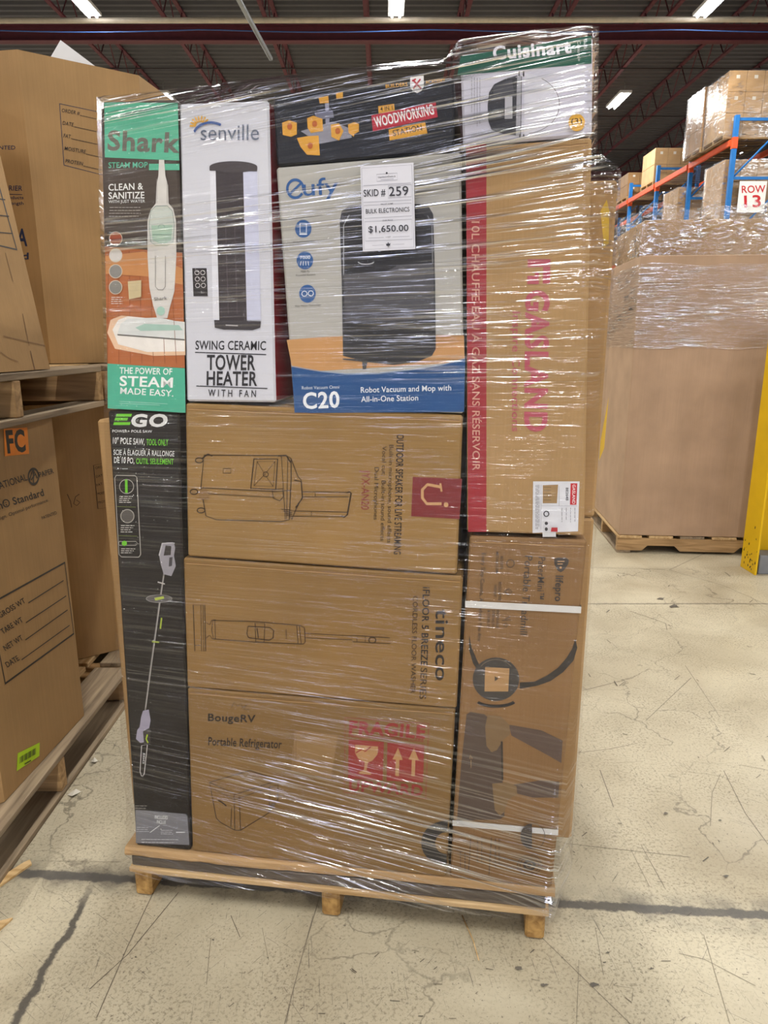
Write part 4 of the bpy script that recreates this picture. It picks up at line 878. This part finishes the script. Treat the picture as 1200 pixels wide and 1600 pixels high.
o = link('stretch_wrap', me, FILM); setm(o, tuple(A0), YAW); tag(o, 'clear stretch wrap pulled tight around the whole stack of product boxes', 'stretch wrap')

# price sheet stuck on the outside of the film
t = thing('price_sheet', 'white skid price sheet stuck on the film over the robot vacuum box', 'sign', tuple(lw(.60, -.0185, 1.56)), YAW)
P = Panel(t, lw(0, -.0185, 0), UU); PK_ = '#33323a'; LG = '#8d8d99'
c4 = [P.px(*q) for q in ((567,393),(649,389),(646,254),(563,259.5))]
f = [P.loc(q, 0) for q in c4]; b = [P.loc(q, -.0012) for q in c4]
sheet = link('paper', prism_me(f, b), mat('white_paper', '#d9d8e0', .35, .02, 10), t)
p = Print(P, 'sheet_print', .0003, parent=sheet)
p.line([(565,263),(643.5,257.5),(647,386),(569,390)], .5, LG, True).line([(588.5,272.5),(620.5,270.5),(621,281),(589,283.5)], .5, LG, True).ell(604.3,270.5,1.5,1.6,PK_).text('LiquidationDeals.ca', (591,278.3), (618,276.4), 2.6, PK_, .5).line([(595,281),(615,279.5)], .5, LG)
p.line([(568,290.3),(642,286)], .6, LG).text('SKID #', (568.5,307.5), (602.5,305.5), 10.5, PK_, 1).line([(606.5,291),(642.5,288.5),(643,307.5),(606.8,309.5)], .6, LG, True).text('259', (608,306.5), (638.5,305), 14, PK_, .8).line([(568,316.5),(643,312.5)], .6, LG)
p.line([(568.7,321.5),(643,317.5),(643.5,337.5),(569.7,341.5)], .6, LG, True).text('PALLET NAME', (595.5,320.6), (614.5,319.4), 2.2, PK_, .2).text('BULK ELECTRONICS', (572,334), (640,330.5), 6.8, PK_, 1).line([(570.2,346.8),(643.6,342.8),(644.4,374),(571.3,377)], .6, LG, True).text('OUR PRICE', (598,346.2), (614,345.2), 2.2, PK_, .2).text('$1,650.00', (576,363.5), (638.5,361), 9.6, PK_, 1.2).line([(576,372.2),(600,371.2)], .5, LG).line([(614,370.5),(640,369.3)], .5, LG).text('+ HST', (603,371.8), (611,371.4), 2, PK_, .1)
p.poly([(606.7,378.5),(608,381),(610.5,380.5),(609.5,383),(610,384),(607.3,384.3),(607.2,386),(606.4,386),(606.3,384.4),(603.7,384.5),(604,383.2),(603,381),(605.5,381.3)], PK_).line([(582,383.8),(600,383)], .4, LG).line([(614,382.3),(632,381.5)], .4, LG); p.done()

# ------------------------------------------------------------------ scuffs on the concrete, litter on the floor
fl = bpy.data.objects['floor']; MW['floor'] = Matrix.Identity(4); FP = Panel(fl, (0, 0, 0), (1, 0, 0), (0, 1, 0))
p = Print(FP, 'scuff_marks', .0004, .00002)
rr_ = random.Random(21)
def scr(pts, wd=1.0, c='#4a453e'): p.line(pts, wd, c)
for a in ([(895,1177),(955,1170),(995,1161)], [(938,1203),(958,1262)], [(958,1192),(1005,1190)], [(1070,1040),(1125,1120)], [(1010,1125),(1080,1060)], [(1130,1205),(1165,1270),(1200,1320)], [(1125,1210),(1112,1240),(1109,1290)],
          [(1000,1320),(1040,1390)], [(880,1317),(1080,1340)], [(1155,1195),(1200,1203)], [(830,1450),(985,1600)], [(930,1450),(942,1525)], [(985,1325),(1015,1385)], [(895,885),(1040,890)], [(1045,890),(1100,865)], [(1045,890),(1130,915),(1200,945)],
          [(500,1400),(470,1500),(445,1600)], [(240,1395),(200,1480),(150,1590)], [(280,1395),(200,1490),(140,1545)], [(360,1430),(375,1465)], [(410,1450),(420,1500)], [(490,1430),(455,1560),(448,1598)], [(455,1565),(475,1598)], [(330,1466),(322,1540)], [(960,1540),(990,1545),(988,1565)], [(1100,1460),(1140,1600)], [(60,1345),(190,1347)], [(900,1640),(905,1500)], [(910,1080),(990,1058)], [(985,955),(1040,975),(1042,985)], [(1060,1490),(1100,1500),(1180,1540)]):
    scr([(x+rr_.uniform(-1,1), y+rr_.uniform(-1,1)) for x, y in a], rr_.uniform(.5, 1.1), rr_.choice(('#7a7264', '#6a6256', '#857c6c')))
for k in range(90):
    x, y = rr_.uniform(880, 1200), rr_.uniform(880, 1600)
    if rr_.random() < .35: x, y = rr_.uniform(220, 860), rr_.uniform(1480, 1600)
    a = rr_.choice((0, .1, .3, .9, -.9, 1.2, 2.2)); l = rr_.uniform(3, 16); scr([(x, y), (x+l*math.cos(a), y+.6*l*math.sin(a))], rr_.uniform(.6, 1.6), rr_.choice(('#6a6256', '#5a544b', '#857c6c')))
for x, y, r in ((1040,1272,5),(1034,936,7),(1055,948,9),(1010,1440,3),(1018,1515,6),(950,1490,5),(930,1540,9),(812,1515,10),(850,1540,8),(333,1470,4),(212,1497,3),(1135,1370,6),(945,1505,4),(1125,1283,3)):
    p.poly([(x+r*.7*(1+.6*rr_.uniform(-1,1))*math.cos(t), y+.3*r*(1+.7*rr_.uniform(-1,1))*math.sin(-t)) for t in [i*.63 for i in range(10)]], rr_.choice(('#6d675d', '#625d55')))
o = p.done(); o['kind'] = 'stuff'

SP = wood('splinter', '#e0bf8c', '#b08a54', 'x')
def splinter(label, pts, h=.006):
    w_ = [on_z(*q) for q in pts]; o0 = w_[0]; f = [(v-o0)+Vector((0,0,.0005)) for v in w_]; b = [v+Vector((0,0,h)) for v in f]
    o = link('wood_splinter', prism_me(f, b), SP); setm(o, tuple(o0)); tag(o, label, 'splinter', 'litter on the floor')
splinter('long pale wood splinter on the floor beside the left pallet', [(0,1387),(50,1352),(47,1346),(38,1350),(0,1374)])
splinter('short pointed wood splinter at the left edge of the floor', [(0,1455),(20,1437),(0,1442)])
def scrap(label, pts):
    w_ = [on_z(*q) for q in pts]; o0 = w_[0]; n = len(w_); c = sum(w_, Vector())/n-o0
    vs = [(v-o0)+Vector((0,0,.001+.006*(i % 2))) for i, v in enumerate(w_)]; 
    o = link('paper_scrap', prism_me(vs, [v+Vector((0,0,.0012)) for v in vs]), mat('scrap_paper', '#d8d2c4', .6, .05)); setm(o, tuple(o0)); tag(o, label, 'scrap', 'litter on the floor')
scrap('torn white paper scrap on the floor beside the left pallet', [(105,1243),(113,1247),(127,1238),(119,1236)])
scrap('small white paper scrap near the left pallet edge', [(143,1191),(148,1194),(153,1190),(148,1186)])
scrap('white paper scrap beside the yellow post guard', [(1145,858),(1150,864),(1157,861),(1154,854)])
q = on_z(722, 1432); r = on_z(748, 1502)
o = link('straw', tube_me([Vector((0,0,.003)), (r-q)*.6+Vector((.004,0,.004)), (r-q)+Vector((0,0,.003))], .0015, 6), SP); setm(o, tuple(q)); tag(o, 'thin wood sliver lying in front of the skid pallet', 'splinter', 'litter on the floor')
